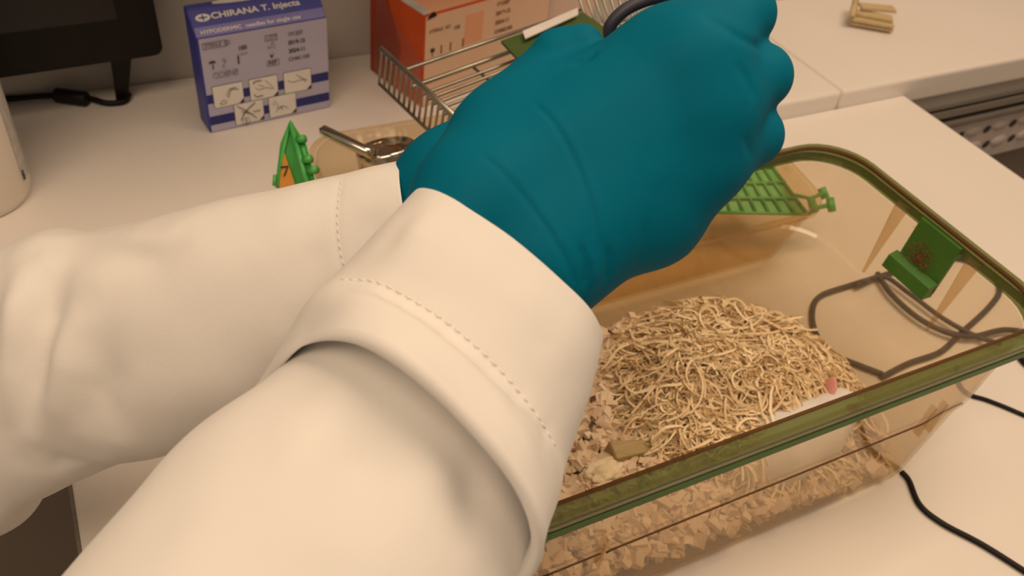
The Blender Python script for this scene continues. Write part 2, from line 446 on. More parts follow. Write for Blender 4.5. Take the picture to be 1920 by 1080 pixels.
# green card holder hooked on the end wall
ch = empty('card_holder', (0.60, 0.34, 0.124)); worldparent(ch)
tag(ch, 'green plastic card holder on the end wall between two pointed ribs', 'card holder')
def hold(y, z, off): return (endx(z)-off, y, z)
link('plate', mesh_py('plate', [hold(0.3165, 0.176, 0.001), hold(0.361, 0.176, 0.001), hold(0.361, 0.128, 0.001), hold(0.3165, 0.128, 0.001),
     hold(0.3165, 0.176, 0.004), hold(0.361, 0.176, 0.004), hold(0.361, 0.128, 0.004), hold(0.3165, 0.128, 0.004)],
     [(0, 3, 2, 1), (4, 5, 6, 7), (0, 1, 5, 4), (1, 2, 6, 5), (2, 3, 7, 6), (3, 0, 4, 7)]), green_p, ch)
link('lip', mesh_py('lip', [hold(0.3165, 0.139, 0.004), hold(0.3645, 0.139, 0.004), hold(0.3645, 0.124, 0.001), hold(0.3165, 0.124, 0.001),
     hold(0.3165, 0.136, 0.012), hold(0.3645, 0.136, 0.012), hold(0.3645, 0.124, 0.013), hold(0.3165, 0.124, 0.013)],
     [(0, 3, 2, 1), (4, 5, 6, 7), (0, 1, 5, 4), (1, 2, 6, 5), (2, 3, 7, 6), (3, 0, 4, 7)]), green_p, ch)
V, Fc = [], []
for i in range(160):
    y = 0.344+rng.normal()*0.006; z = 0.149+rng.normal()*0.0065
    p = np.array(hold(y, z, 0.0045+rng.random()*0.001))
    d = rng.normal(size=3)*0.0028; d[0] = -abs(d[0])*0.4
    v, f = tube_geo([p, p+d*0.5+rng.normal(size=3)*0.0004, p+d], 0.00022, 4)
    b = len(V); V += v; Fc += [tuple(k+b for k in q) for q in f]
tag(link('fuzz', mesh_py('fuzz', V, Fc), fuzz_m, ch), 'rust brown fuzz stuck on the plate', None, kind='stuff')

# ---------------------------------------------------------------- bedding, nest
def inside(x, y, z=0.02, mg=0.004):
    hx = HX-np.interp(z, [0.012, 0.0945, 0.166], [0.046, 0.026, 0.0125])-mg
    hy = HY-0.0175-mg
    r = 0.042
    dx = np.maximum(np.abs(x-CX)-(hx-r), 0); dy = np.maximum(np.abs(y-CY)-(hy-r), 0)
    return (np.abs(x-CX) < hx) & (np.abs(y-CY) < hy) & (dx*dx+dy*dy < r*r)
def mound(x, y):                        # height of the wood wool heap
    u = (x-0.452)/0.128; v = (y-0.352)/0.118
    a = math.radians(-12); u, v = u*math.cos(a)-v*math.sin(a), u*math.sin(a)+v*math.cos(a)
    r2 = u*u+v*v
    h = 0.074*np.clip(1-r2, 0, None)**0.55
    h = h+0.016*np.exp(-(((x-0.55)/0.05)**2+((y-0.30)/0.035)**2))
    return h*(1+0.12*np.sin(x*55+1)*np.sin(y*63))
def inside1(x, y, z, mg=0.004):
    k = 0.046 if z < 0.012 else 0.046-(z-0.012)*0.2424
    hx = HX-k-mg; hy = HY-0.0175-mg
    ax_, ay_ = abs(x-CX), abs(y-CY)
    if ax_ > hx or ay_ > hy: return False
    dx, dy = max(ax_-(hx-0.042), 0), max(ay_-(hy-0.042), 0)
    return dx*dx+dy*dy < 0.042**2
CA, SA = math.cos(math.radians(-12)), math.sin(math.radians(-12))
def mound1(x, y):
    u = (x-0.452)/0.128; v = (y-0.352)/0.118
    u, v = u*CA-v*SA, u*SA+v*CA
    r2 = u*u+v*v
    h = 0.074*(1-r2)**0.55 if r2 < 1 else 0.0
    h += 0.016*math.exp(-(((x-0.55)/0.05)**2+((y-0.30)/0.035)**2))
    h *= 1-0.92*math.exp(-(((x-0.528)/0.042)**2+((y-0.272)/0.034)**2))
    return h*(1+0.12*math.sin(x*55+1)*math.sin(y*63))
def bed(x, y):
    return 0.006+0.024/(1+np.exp((x-0.46)/0.03))+0.003*np.sin(x*70)*np.sin(y*80)
V, Fc = [], []
cubeF = [(0, 1, 2, 3), (7, 6, 5, 4), (0, 4, 5, 1), (1, 5, 6, 2), (2, 6, 7, 3), (3, 7, 4, 0)]
n = 0
while n < 5200:
    x = X0+0.03+rng.random()*0.47; y = Y0+rng.random()*(Y1-Y0)
    zb = 0.006+0.024/(1+math.exp((x-0.46)/0.03))+0.003*math.sin(x*70)*math.sin(y*80)
    if x > 0.47 and rng.random() < (x-0.47)/0.07: continue
    z = 0.0075+rng.random()**0.45*(zb-0.0015)
    if not inside1(x, y, z, 0.005): continue
    s = (0.0018+rng.random()*0.0020)*np.array([1.25, 0.95, 0.6])*(1+rng.random(3)*0.5)
    base = np.array([(-1, -1, -1), (1, -1, -1), (1, 1, -1), (-1, 1, -1), (-1, -1, 1), (1, -1, 1), (1, 1, 1), (-1, 1, 1)], float)
    base = base*s*(1+rng.normal(size=(8, 3))*0.22)
    q = np.array(Matrix.Rotation(rng.random()*6.28, 3, 'Z') @ Matrix.Rotation(rng.normal()*0.6, 3, 'X') @ Matrix.Rotation(rng.normal()*0.6, 3, 'Y'))
    b = len(V); V += list(base@q.T+np.array([x, y, z])); Fc += [tuple(k+b for k in f) for f in cubeF]
    n += 1
tag(link('wood_chip_bedding', mesh_py('wood_chip_bedding', V, Fc), chipm), 'layer of pale aspen wood chips on the cage floor', 'bedding', kind='stuff')

V, Fc = [], []
n = 0
U, G = random.random, random.gauss
while n < 5400:
    x = 0.31+U()*0.275; y = 0.235+U()*0.225
    h = mound1(x, y)
    if h < 0.010 and U() > 0.05: continue
    depth = U()**2.0
    top = U() < 0.25
    m_pts = random.randint(9, 18)
    step = 0.0026+U()*0.0016
    ang = U()*6.283; curv = G(0, 0.26); dcur = G(0, 0.05)
    lift = (U()*0.009 if top else U()*0.003)
    pz = max(0.004, h*(1-0.5*depth))+lift*0.3
    vz = G(0, 0.3)
    w = 0.00065+U()*0.00060
    tw = G(0, 0.7); dtw = G(0, 0.10)
    P = []; px, py = x, y
    for k in range(m_pts):
        P.append((px, py, pz))
        ang += curv; curv += dcur*G(0, 1)
        px += step*math.cos(ang); py += step*math.sin(ang)
        tgt = max(0.004, mound1(px, py)*(1-0.5*depth))+lift*math.sin(math.pi*k/m_pts)
        vz = vz*0.75+G(0, 0.12)
        pz = max(pz+step*vz+(tgt-pz)*0.25, 0.004)
        if not inside1(px, py, pz, 0.004): break
    if len(P) < 5: continue
    P = np.array(P)
    T = np.gradient(P, axis=0); T /= np.linalg.norm(T, axis=1)[:, None]+1e-9
    s1 = np.cross(T, [0, 0, 1.0]); s1 /= np.linalg.norm(s1, axis=1)[:, None]+1e-9
    s2 = np.cross(s1, T)
    a = (tw+dtw*np.arange(len(P)))[:, None]
    s = (s1*np.cos(a)+s2*np.sin(a))*w
    b0 = len(V)
    for k in range(len(P)):
        V.append(P[k]-s[k]); V.append(P[k]+s[k])
    for k in range(len(P)-1):
        Fc.append((b0+2*k, b0+2*k+1, b0+2*k+3, b0+2*k+2))
    n += 1
# a few loose strands lying on the floor at the right
for i in range(85):
    x = 0.535+rng.random()*0.04; y = 0.29+rng.random()*0.14
    if i > 12: y = 0.285+rng.random()*0.065; x = 0.530+rng.random()*0.048
    P = np.array([(x, y, 0.005+rng.random()*0.010)])
    ang = rng.random()*6.28
    for k in range(9):
        ang += rng.normal()*0.4
        P = np.vstack([P, P[-1]+np.array([math.cos(ang), math.sin(ang), rng.normal()*0.3])*0.0028])
    P = P[inside(P[:, 0], P[:, 1], 0.012, 0.003)]
    P[:, 2] = np.maximum(P[:, 2], 0.0045)
    if len(P) < 3: continue
    b0 = len(V)
    for k in range(len(P)):
        V.append(P[k]+np.array([0.0007, 0.0005, 0])); V.append(P[k]-np.array([0.0007, 0.0005, -0.0004]))
    for k in range(len(P)-1):
        Fc.append((b0+2*k, b0+2*k+1, b0+2*k+3, b0+2*k+2))
tag(link('wood_wool_nest', mesh_py('wood_wool_nest', V, Fc), shaving), 'heap of curly pale wood wool filling the middle of the cage', 'nest', kind='stuff')

# ---------------------------------------------------------------- implicit surfaces (gloves, rat)
def cone_sdf(P, a, b, ra, rb):
    a = np.array(a); b = np.array(b)
    ab = b-a
    t = np.clip(((P-a)@ab)/(ab@ab+1e-12), 0, 1)
    return np.linalg.norm(P-a-t[:, None]*ab, axis=1)-(ra+(rb-ra)*t)
def smin(a, b, k):
    h = np.clip(0.5+0.5*(b-a)/k, 0, 1)
    return b*(1-h)+a*h-k*h*(1-h)
def surface_nets(fn, lo, hi, h):
    lo = np.array(lo); hi = np.array(hi)
    n = np.ceil((hi-lo)/h).astype(int)+1
    g = np.stack(np.meshgrid(*[lo[i]+h*np.arange(n[i]) for i in range(3)], indexing='ij'), -1)
    val = fn(g.reshape(-1, 3)).reshape(n)
    ins = val < 0
    c = [(i, j, k) for i in (0, 1) for j in (0, 1) for k in (0, 1)]
    sl = lambda A, o: A[o[0]:n[0]-1+o[0], o[1]:n[1]-1+o[1], o[2]:n[2]-1+o[2]]
    cnt = sum(sl(ins, o).astype(int) for o in c)
    act = (cnt > 0) & (cnt < 8)
    idx = -np.ones(act.shape, int)
    I = np.argwhere(act)
    idx[act] = np.arange(len(I))
    acc = np.zeros((len(I), 3)); num = np.zeros(len(I))
    for o in c:
        for ax in range(3):
            if o[ax]: continue
            o2 = list(o); o2[ax] = 1
            va = sl(val, o)[act]; vb = sl(val, o2)[act]
            x = (va < 0) != (vb < 0)
            t = np.where(x, va/np.where(x, va-vb, 1), 0)
            p = np.tile(np.array(o, float), (len(I), 1)); p[:, ax] += t
            acc += p*x[:, None]; num += x
    V = lo+h*(I+acc/num[:, None])
    F = []
    for ax in range(3):
        u, w = (ax+1) % 3, (ax+2) % 3
        A = np.take(ins, range(0, n[ax]-1), ax); B = np.take(ins, range(1, n[ax]), ax)
        E = np.argwhere(A != B)
        E = E[(E[:, u] > 0) & (E[:, w] > 0) & (E[:, u] < n[u]-1) & (E[:, w] < n[w]-1)]
        q = []
        for du, dw in ((1, 1), (0, 1), (0, 0), (1, 0)):
            e = E.copy(); e[:, u] -= du; e[:, w] -= dw
            q.append(idx[e[:, 0], e[:, 1], e[:, 2]])
        q = np.stack(q, 1)
        fl = A[E[:, 0], E[:, 1], E[:, 2]]
        q[~fl] = q[~fl][:, ::-1]
        F.append(q)
    return V, np.vstack(F)
def relax(V, F, it=2, lam=0.5):
    e = np.vstack([F[:, [0, 1]], F[:, [1, 2]], F[:, [2, 3]], F[:, [3, 0]]])
    e = np.vstack([e, e[:, ::-1]])
    deg = np.bincount(e[:, 0], minlength=len(V))[:, None]
    for _ in range(it):
        s = np.zeros_like(V)
        for k in range(3): s[:, k] = np.bincount(e[:, 0], weights=V[e[:, 1], k], minlength=len(V))
        V = V+lam*(s/np.maximum(deg, 1)-V)
    return V
def normals(V, F):
    F = np.asarray(F)
    fn = np.cross(V[F[:, 2]]-V[F[:, 0]], V[F[:, 3]]-V[F[:, 1]])
    N = np.zeros_like(V)
    for k in range(4):
        for a in range(3): N[:, a] += np.bincount(F[:, k], weights=fn[:, a], minlength=len(V))
    return N/(np.linalg.norm(N, axis=1)[:, None]+1e-12)
def polydist(V, L):
    d = np.full(len(V), 1e9)
    for i in range(len(L)-1):
        d = np.minimum(d, cone_sdf(V, L[i], L[i+1], 0, 0))
    return d
def cast(V, F, pix):
    """points of the surface met by the pixels pix"""
    bv = BVHTree.FromPolygons([tuple(p) for p in V], [tuple(int(k) for k in q) for q in F])
    out = []
    for x, y in pix:
        r = ray(x, y); r = r/np.linalg.norm(r)
        h = bv.ray_cast(Vector(CAM), Vector(r))
        if h[0] is not None: out.append(np.array(h[0]))
    return out
def folds(V, F, lines):
    """press creases (amp < 0) or raise ridges (amp > 0) along curves lying on the surface"""
    N = normals(V, F)
    D = np.zeros(len(V))
    for pix, amp, w in lines:
        L = cast(V, F, catmull(pix, 5))
        if len(L) < 2: continue
        L = np.array(L)
        s = polydist(V, L)
        # fade toward the ends
        t = np.clip(np.minimum(np.linalg.norm(V-L[0], axis=1), np.linalg.norm(V-L[-1], axis=1))/(3*w), 0.15, 1)
        D += amp*np.exp(-(s/w)**2)*t
    return V+N*D[:, None]

def hand_fn(bones_palm, fingers, thumb=None, kp=0.016, kf=0.006, kj=0.013):
    def fn(P):
        d = None
        for a, b, ra, rb in bones_palm:
            c = cone_sdf(P, a, b, ra, rb)
            d = c if d is None else smin(d, c, kp)
        ff = None
        for chain in fingers:
            f = None
            for a, b, ra, rb in chain:
                c = cone_sdf(P, a, b, ra, rb)
                f = c if f is None else smin(f, c, kf)
            ff = f if ff is None else smin(ff, f, 0.004)
        d = smin(d, ff, kj)
        if thumb:
            f = None
            for a, b, ra, rb in thumb:
                c = cone_sdf(P, a, b, ra, rb)
                f = c if f is None else smin(f, c, kf)
            d = smin(d, f, 0.004)
        return d
    return fn

person = empty('person', tuple(PD(225, 1625, 0.29))); worldparent(person)
tag(person, 'person in a white lab coat with teal gloves reaching over the cage', 'person')

# near (right) hand
def K(x, y, d, r): return (PD(x, y, d), r)
def seg(*ks): return [(ks[i][0], ks[i+1][0], ks[i][1], ks[i+1][1]) for i in range(len(ks)-1)]
Wb1, Wb2 = K(790, 520, 0.365, 0.026), K(900, 620, 0.368, 0.026)
W1, W2 = K(915, 375, 0.387, 0.0245), K(1015, 470, 0.388, 0.0245)
MI, MM, MR, MP = K(1245, 116, 0.386, 0.0160), K(1300, 118, 0.380, 0.0170), K(1322, 205, 0.383, 0.0165), K(1308, 300, 0.391, 0.0155)
HT = K(1215, 395, 0.402, 0.0205)
TC, TM = K(955, 265, 0.402, 0.0215), K(1012, 165, 0.405, 0.0165)
palm = seg(Wb1, W1)+seg(Wb2, W2)+seg(W1, MI)+seg(W1, MM)+seg(W2, MM)+seg(W2, MR)+seg(W2, MP)+seg(W2, HT, MP)+seg(W1, TC, TM)+seg(TC, MI)+seg(W1, HT)+seg(MI, MM, MR, MP)
thumb = seg(K(1000, 185, 0.405, 0.0150), K(1050, 110, 0.402, 0.0125), K(1092, 86, 0.398, 0.0098))
fing = [seg(MI, K(1345, 22, 0.404, 0.0125), K(1320, 40, 0.426, 0.0115), K(1240, 120, 0.436, 0.0095)),
        seg(MM, K(1392, 27, 0.393, 0.0136), K(1372, 70, 0.422, 0.0120), K(1290, 110, 0.436, 0.0100)),
        seg(MR, K(1424, 143, 0.396, 0.0135), K(1395, 180, 0.424, 0.0120), K(1300, 190, 0.438, 0.0100)),
        seg(MP, K(1409, 254, 0.403, 0.0133), K(1375, 280, 0.428, 0.0115), K(1290, 270, 0.438, 0.0095))]
fn = hand_fn(palm, fing, thumb)
allp = np.array([b[0] for b in palm]+[b[1] for b in palm]+[b[k] for f in fing for b in f for k in (0, 1)])
V, F = surface_nets(fn, allp.min(0)-0.034, allp.max(0)+0.034, 0.0013)
V = relax(V, F, 4)
V = folds(V, F, [
    ([(1000, 195), (1030, 220), (1060, 265), (1090, 330), (1112, 400), (1122, 460), (1118, 512)], -0.0006, 0.0014),
    ([(1010, 190), (1042, 222), (1074, 275), (1102, 340), (1124, 410), (1132, 470)], 0.0003, 0.0028),
    ([(900, 288), (940, 320), (985, 372), (1030, 435), (1062, 490), (1082, 540)], -0.0006, 0.0014),
    ([(905, 282), (948, 318), (996, 370), (1040, 432), (1074, 490)], 0.0003, 0.0028),
    ([(1095, 545), (1098, 500), (1085, 450)], -0.0011, 0.0016),
    ([(1112, 540), (1116, 500), (1108, 460)], 0.0007, 0.0020),
    ([(1135, 535), (1142, 495), (1138, 455)], -0.0010, 0.0018),
    ([(1190, 510), (1205, 460), (1212, 400)], -0.0005, 0.0025),
    ([(1215, 250), (1208, 320), (1215, 390)], -0.0003, 0.0025),
    ([(1310, 20), (1345, 42), (1390, 70), (1432, 92)], -0.0012, 0.0025),
    ([(1378, 110), (1402, 150), (1420, 198)], -0.0010, 0.0025),
    ([(1395, 240), (1402, 275), (1415, 300)], -0.0007, 0.0025),
    ([(1060, 124), (1095, 112), (1125, 90)], -0.0022, 0.0022),
])
HV, HF = V, F
glove = link('glove', mesh_py('glove', V, F), nitrile, person, smooth=True)
tag(glove, 'teal nitrile glove closed into a loose fist, nearest to the camera', None)

# far (left) hand, mostly hidden behind the near one
A1, A2 = K(700, 440, 0.492, 0.025), K(740, 500, 0.492, 0.025)
B1, B2 = K(858, 345, 0.483, 0.0250), K(905, 395, 0.485, 0.0240)
M1, M2, M3, M4 = K(1020, 225, 0.492, 0.016), K(1060, 255, 0.488, 0.016), K(1075, 305, 0.486, 0.0155), K(1065, 350, 0.488, 0.0145)
palm2 = seg(A1, B1)+seg(A2, B2)+seg(B1, M1)+seg(B1, M2)+seg(B2, M3)+seg(B2, M4)+seg(M1, M2, M3, M4)+seg(B1, B2)
fing2 = [seg(B1, K(930, 250, 0.498, 0.017), K(1000, 190, 0.505, 0.012), K(1050, 170, 0.505, 0.0095)),
         seg(M1, K(1130, 190, 0.490, 0.0115), K(1180, 200, 0.505, 0.0105), K(1190, 235, 0.52, 0.009)),
         seg(M2, K(1165, 240, 0.486, 0.0115), K(1215, 255, 0.502, 0.0105), K(1215, 285, 0.52, 0.009)),
         seg(M3, K(1170, 295, 0.486, 0.0112), K(1215, 310, 0.502, 0.0102), K(1210, 335, 0.52, 0.009)),
         seg(M4, K(1145, 345, 0.49, 0.0105), K(1185, 355, 0.505, 0.0095), K(1185, 370, 0.52, 0.0085))]
fn = hand_fn(palm2, fing2)
allp = np.array([b[k] for b in palm2 for k in (0, 1)]+[b[k] for f in fing2 for b in f for k in (0, 1)])
V, F = surface_nets(fn, allp.min(0)-0.03, allp.max(0)+0.03, 0.0022)
V = relax(V, F, 2)
g2 = link('glove', mesh_py('glove', V, F), nitrile, person, smooth=True)
tag(g2, 'teal nitrile glove of the far hand, mostly hidden behind the other', None)

# ---------------------------------------------------------------- sleeves
def st(Lx, Ly, Rx, Ry, d, b, bulge, ex=2.2, hand=(0.62, -0.78)):
    """cross-section of a sleeve between two silhouette pixels at distance d; b half depth; bulge = lead of the near side toward the hand (px)"""
    L, R_ = PD(Lx, Ly, d), PD(Rx, Ry, d)
    C = (L+R_)/2; A = (R_-L)/2
    s = np.array([Ry-Ly, -(Rx-Lx)], float); s /= np.linalg.norm(s)
    Nn = -b*FW + bulge*d/FPX*(RT*s[0]-UP*s[1])
    return np.concatenate([C, A, Nn, [ex]])
def wst(C, A, Nn, ex=2.0):
    return np.concatenate([C, A, Nn, [ex]])
def loft_st(stations, n=112, sub=14):
    Q = catmull(stations, sub)
    rings = []
    for q in Q:
        C, A, Nn, ex = q[0:3], q[3:6], q[6:9], q[9]
        t = 2*math.pi*np.arange(n)/n
        c, s = np.cos(t), np.sin(t)
        c = np.sign(c)*np.abs(c)**(2/ex); s = np.sign(s)*np.abs(s)**(2/ex)
        rings.append(C+c[:, None]*A+s[:, None]*Nn)
    return np.array(rings)
def grid_faces(m, n):
    F = []
    for i in range(m-1):
        for k in range(n):
            F.append((i*n+k, i*n+(k+1) % n, (i+1)*n+(k+1) % n, (i+1)*n+k))
    return np.array(F)
def cloth_noise(V, N, amp, sc):
    from mathutils import noise
    d = np.array([noise.noise(Vector(p*sc)) for p in V])
    return V+N*(amp*d)[:, None]

# near sleeve (comes out from under its turned-back cuff)
near = [st(665, 560, 1020, 815, 0.368, 0.038, 55), st(585, 640, 995, 925, 0.358, 0.042, 60), st(508, 705, 985, 1040, 0.350, 0.047, 62),
        st(345, 832, 930, 1235, 0.335, 0.055, 60), st(120, 1085, 800, 1530, 0.312, 0.058, 55), st(-170, 1420, 560, 1880, 0.290, 0.060, 40),
        wst((-0.115, 0.105, 0.275), (0.030, -0.055, -0.030), (0.035, 0.02, 0.052)), wst((-0.23, 0.11, 0.36), (0.028, -0.058, -0.025), (0.045, 0.015, 0.045))]
R_ = loft_st(near)
m_, n_ = R_.shape[:2]
V = R_.reshape(-1, 3); F = grid_faces(m_, n_)
if (normals(V, F)[len(V)//2+28]@FW) > 0: pass
V = folds(V, F, [
    ([(700, 690), (620, 800), (520, 930), (430, 1060)], 0.0045, 0.018),
    ([(745, 720), (640, 900), (600, 1050)], -0.0050, 0.014),
    ([(820, 760), (800, 900), (790, 1060)], 0.0040, 0.016),
    ([(870, 800), (890, 940), (880, 1070)], -0.0040, 0.009),
    ([(560, 860), (460, 960), (350, 1020)], -0.0032, 0.012),
    ([(640, 640), (600, 700), (520, 790)], -0.0024, 0.010),
])
V = cloth_noise(V, normals(V, F), 0.0012, 38)
sl = link('sleeve', mesh_py('sleeve', V, list(map(tuple, F))+[tuple(range((m_-1)*n_, m_*n_))]), coat_m, person, smooth=True)
tag(sl, 'near white cotton sleeve with a turned-back cuff', None)

cuff_st = [st(772, 372, 1119, 650, 0.372, 0.037, 52, 2.5), st(705, 440, 1104, 725, 0.367, 0.042, 58, 2.4), st(628, 520, 1056, 862, 0.361, 0.045, 70, 2.2),
           st(556, 598, 1012, 975, 0.355, 0.049, 160, 2.4), st(502, 692, 915, 1135, 0.349, 0.056, 258, 2.7)]
R_ = loft_st(cuff_st, 112, 16)
C_ = R_.mean(1, keepdims=True)
# inner lining at the wrist opening, rolled fold at the back edge
lin_ = [C_[i]+(R_[i]-C_[i])*f for i, f in ((20, 0.90), (10, 0.92), (3, 0.95), (0, 0.972))]
axis = (C_[-1]-C_[-8])[0]; axis /= np.linalg.norm(axis)
roll = [C_[-1]+(R_[-1]-C_[-1])*0.992+axis*0.0025, C_[-1]+(R_[-1]-C_[-1])*0.965+axis*0.0035, C_[-1]+(R_[-1]-C_[-1])*0.94+axis*0.0015,
        C_[-6]+(R_[-6]-C_[-6])*0.93, C_[-20]+(R_[-20]-C_[-20])*0.92]
RR = np.vstack([np.array(lin_), R_, np.array(roll)])
m_, n_ = RR.shape[:2]
V = RR.reshape(-1, 3); F = grid_faces(m_, n_)
V0, F0 = V, F
fl = [([(830, 372), (780, 430), (715, 510)], 0.0016, 0.007),
      ([(800, 372), (735, 450), (672, 522)], -0.0012, 0.006),
      ([(655, 605), (590, 612), (545, 650), (515, 700)], -0.0022, 0.010),
      ([(1040, 575), (1020, 640), (985, 700)], -0.0008, 0.006),
      ([(880, 420), (840, 500), (790, 560)], -0.0009, 0.010),
      ([(640, 545), (760, 590), (880, 690), (960, 790), (1030, 900)], 0.0016, 0.006),
      ([(640, 530), (700, 532), (760, 560), (830, 605), (900, 662), (960, 725), (1010, 790), (1045, 845)], -0.0005, 0.0020)]
for i, (x, y) in enumerate([(735, 545), (775, 560), (812, 582), (850, 610), (885, 640), (920, 675), (948, 702), (975, 735), (1002, 768), (1025, 800)]):
    fl.append(([(x+14, y-22), (x, y), (x-14, y+40)], -0.0008-0.0005*(i % 2), 0.0032))
V = folds(V, F, fl)
V = cloth_noise(V, normals(V, F), 0.0008, 45)
CV, CF = V, F
cuff = link('cuff', mesh_py('cuff', V, F), coat_m, sl, smooth=True)
cuff.matrix_parent_inverse = Matrix()   # sleeve itself already carries the person's inverse
def stitches(V, F, pix, parent, ln=0.0030, gap=0.0014, r=0.00032):
    L = cast(V, F, catmull(pix, 12))
    L = np.array(L)
    s = np.concatenate([[0], np.cumsum(np.linalg.norm(np.diff(L, axis=0), axis=1))])
    at = lambda t: np.array([np.interp(t, s, L[:, k]) for k in range(3)])
    Vs, Fs = [], []
    t = 0
    while t+ln < s[-1]:
        p, q = at(t), at(t+ln)
        off = -ray(960, 540)*0.0003
        v, f = tube_geo([p+off*0.2, (p+q)/2+off*1.6, q+off*0.2], [r*0.6, r, r*0.6], 6)
        b = len(Vs); Vs += v; Fs += [tuple(k+b for k in g) for g in f]
        t += ln+gap
    o = link('stitching', mesh_py('stitching', Vs, Fs), thread_m, parent, smooth=True)
    o.matrix_parent_inverse = Matrix()
    o['kind'] = 'stuff'
    return o
stitches(CV, CF, [(640, 524), (700, 527), (760, 554), (830, 598), (900, 655), (960, 718), (1010, 783), (1048, 848)], sl)

# far sleeve
far = [st(758, 304, 800, 545, 0.492, 0.037, -4, 2.4), st(700, 315, 745, 585, 0.495, 0.039, -8, 2.3), st(640, 330, 690, 630, 0.499, 0.042, -14), st(520, 355, 590, 715, 0.507, 0.048, -20),
       st(400, 380, 480, 785, 0.515, 0.052, -20), st(290, 412, 372, 835, 0.524, 0.055, -15), st(190, 432, 268, 862, 0.533, 0.057, -10), st(100, 430, 195, 880, 0.541, 0.057, 0),
       st(10, 474, 75, 938, 0.550, 0.055, 0), st(-120, 600, -50, 985, 0.560, 0.055, 0),
       wst((-0.20, 0.47, 0.17), (0.0, 0.062, 0.012), (0.055, 0.0, 0.05)), wst((-0.29, 0.49, 0.30), (0.0, 0.062, 0.0), (0.06, 0.0, 0.03))]
R_ = loft_st(far)
C_ = R_.mean(1, keepdims=True)
lin_ = [C_[i]+(R_[i]-C_[i])*f for i, f in ((12, 0.90), (3, 0.94), (0, 0.97))]
RR = np.vstack([np.array(lin_), R_])
m_, n_ = RR.shape[:2]
V = RR.reshape(-1, 3); F = grid_faces(m_, n_)
V = folds(V, F, [
    ([(55, 470), (40, 580), (28, 700), (22, 820)], 0.0085, 0.012),
    ([(95, 480), (80, 600), (62, 720), (48, 830)], -0.0095, 0.012),
    ([(160, 560), (120, 640), (100, 740), (90, 850)], 0.0075, 0.012),
    ([(160, 590), (190, 700), (150, 830)], -0.0065, 0.013),
    ([(200, 760), (225, 830), (240, 862)], 0.0050, 0.012),
    ([(60, 860), (110, 870), (160, 880)], -0.0075, 0.008),
    ([(120, 440), (190, 470), (290, 480), (380, 440)], -0.0025, 0.010),
    ([(210, 440), (290, 450), (350, 425)], 0.0020, 0.007),
    ([(260, 640), (360, 700), (450, 660)], 0.0022, 0.022),
    ([(560, 400), (500, 470), (380, 520)], 0.0018, 0.014),
    ([(600, 380), (590, 480), (560, 580)], -0.0014, 0.010),
    ([(638, 336), (630, 380), (629, 430), (636, 480), (645, 510)], -0.0006, 0.0020),
    ([(655, 360), (700, 352), (740, 350)], -0.0008, 0.006),
    ([(660, 440), (700, 420), (735, 400)], -0.0008, 0.006),
])
V = cloth_noise(V, normals(V, F), 0.0014, 30)
sl2 = link('sleeve', mesh_py('sleeve', V, list(map(tuple, F))+[tuple(range((m_-1)*n_, m_*n_))]), coat_m, person, smooth=True)
tag(sl2, 'far white cotton sleeve with deep folds at the elbow', None)
stitches(V, F, [(640, 338), (634, 380), (633, 430), (640, 480), (648, 508)], sl2)

# cord held in the near glove
cordp = catmull([PD(1235, 130, 0.425), PD(1165, 100, 0.418), PD(1142, 60, 0.410), PD(1165, 24, 0.406), PD(1212, 0, 0.406), PD(1265, -8, 0.408), PD(1310, 6, 0.414), PD(1320, 60, 0.425), PD(1290, 120, 0.430)], 10)
tag(tube('held_cord', cordp, 0.0030, cablegrey, None, 10, 1.0), 'dark grey cord loop gripped in the nearest teal glove', 'cord')

# ---------------------------------------------------------------- white rat in the nest
def sph(c, r): return (np.array(c, float), r)
ratb = seg(sph((0.413, 0.281, 0.034), 0.022), sph((0.443, 0.279, 0.040), 0.0285), sph((0.483, 0.283, 0.038), 0.026), sph((0.510, 0.290, 0.036), 0.019))
head = seg(sph((0.510, 0.290, 0.036), 0.0185), sph((0.531, 0.297, 0.033), 0.0155), sph((0.548, 0.303, 0.026), 0.0075))
legs = [seg(sph((0.493, 0.268, 0.026), 0.010), sph((0.506, 0.262, 0.008), 0.0055), sph((0.516, 0.263, 0.006), 0.004)),
        seg(sph((0.493, 0.305, 0.026), 0.010), sph((0.508, 0.311, 0.008), 0.0055), sph((0.518, 0.312, 0.006), 0.004)),
        seg(sph((0.428, 0.262, 0.026), 0.014), sph((0.450, 0.252, 0.012), 0.007), sph((0.440, 0.250, 0.006), 0.005), sph((0.462, 0.252, 0.006), 0.004)),
        seg(sph((0.428, 0.300, 0.026), 0.014), sph((0.450, 0.312, 0.012), 0.007), sph((0.440, 0.314, 0.006), 0.005), sph((0.462, 0.314, 0.006), 0.004))]
def ratfn(P):
    d = None
    for a, b, ra, rb in ratb+head:
        c = cone_sdf(P, a, b, ra, rb); d = c if d is None else smin(d, c, 0.012)
    for L in legs:
        for a, b, ra, rb in L: d = smin(d, cone_sdf(P, a, b, ra, rb), 0.006)
    return d
V, F = surface_nets(ratfn, (0.378, 0.235, 0.0), (0.58, 0.345, 0.08), 0.0022)
V = relax(V, F, 2)
rat = empty('white_rat', (0.47, 0.283, 0.004)); worldparent(rat)
tag(rat, 'white rat with pink ears half hidden in the nest beside the rim', 'rat')
link('body', mesh_py('body', V, F), fur, rat, smooth=True)
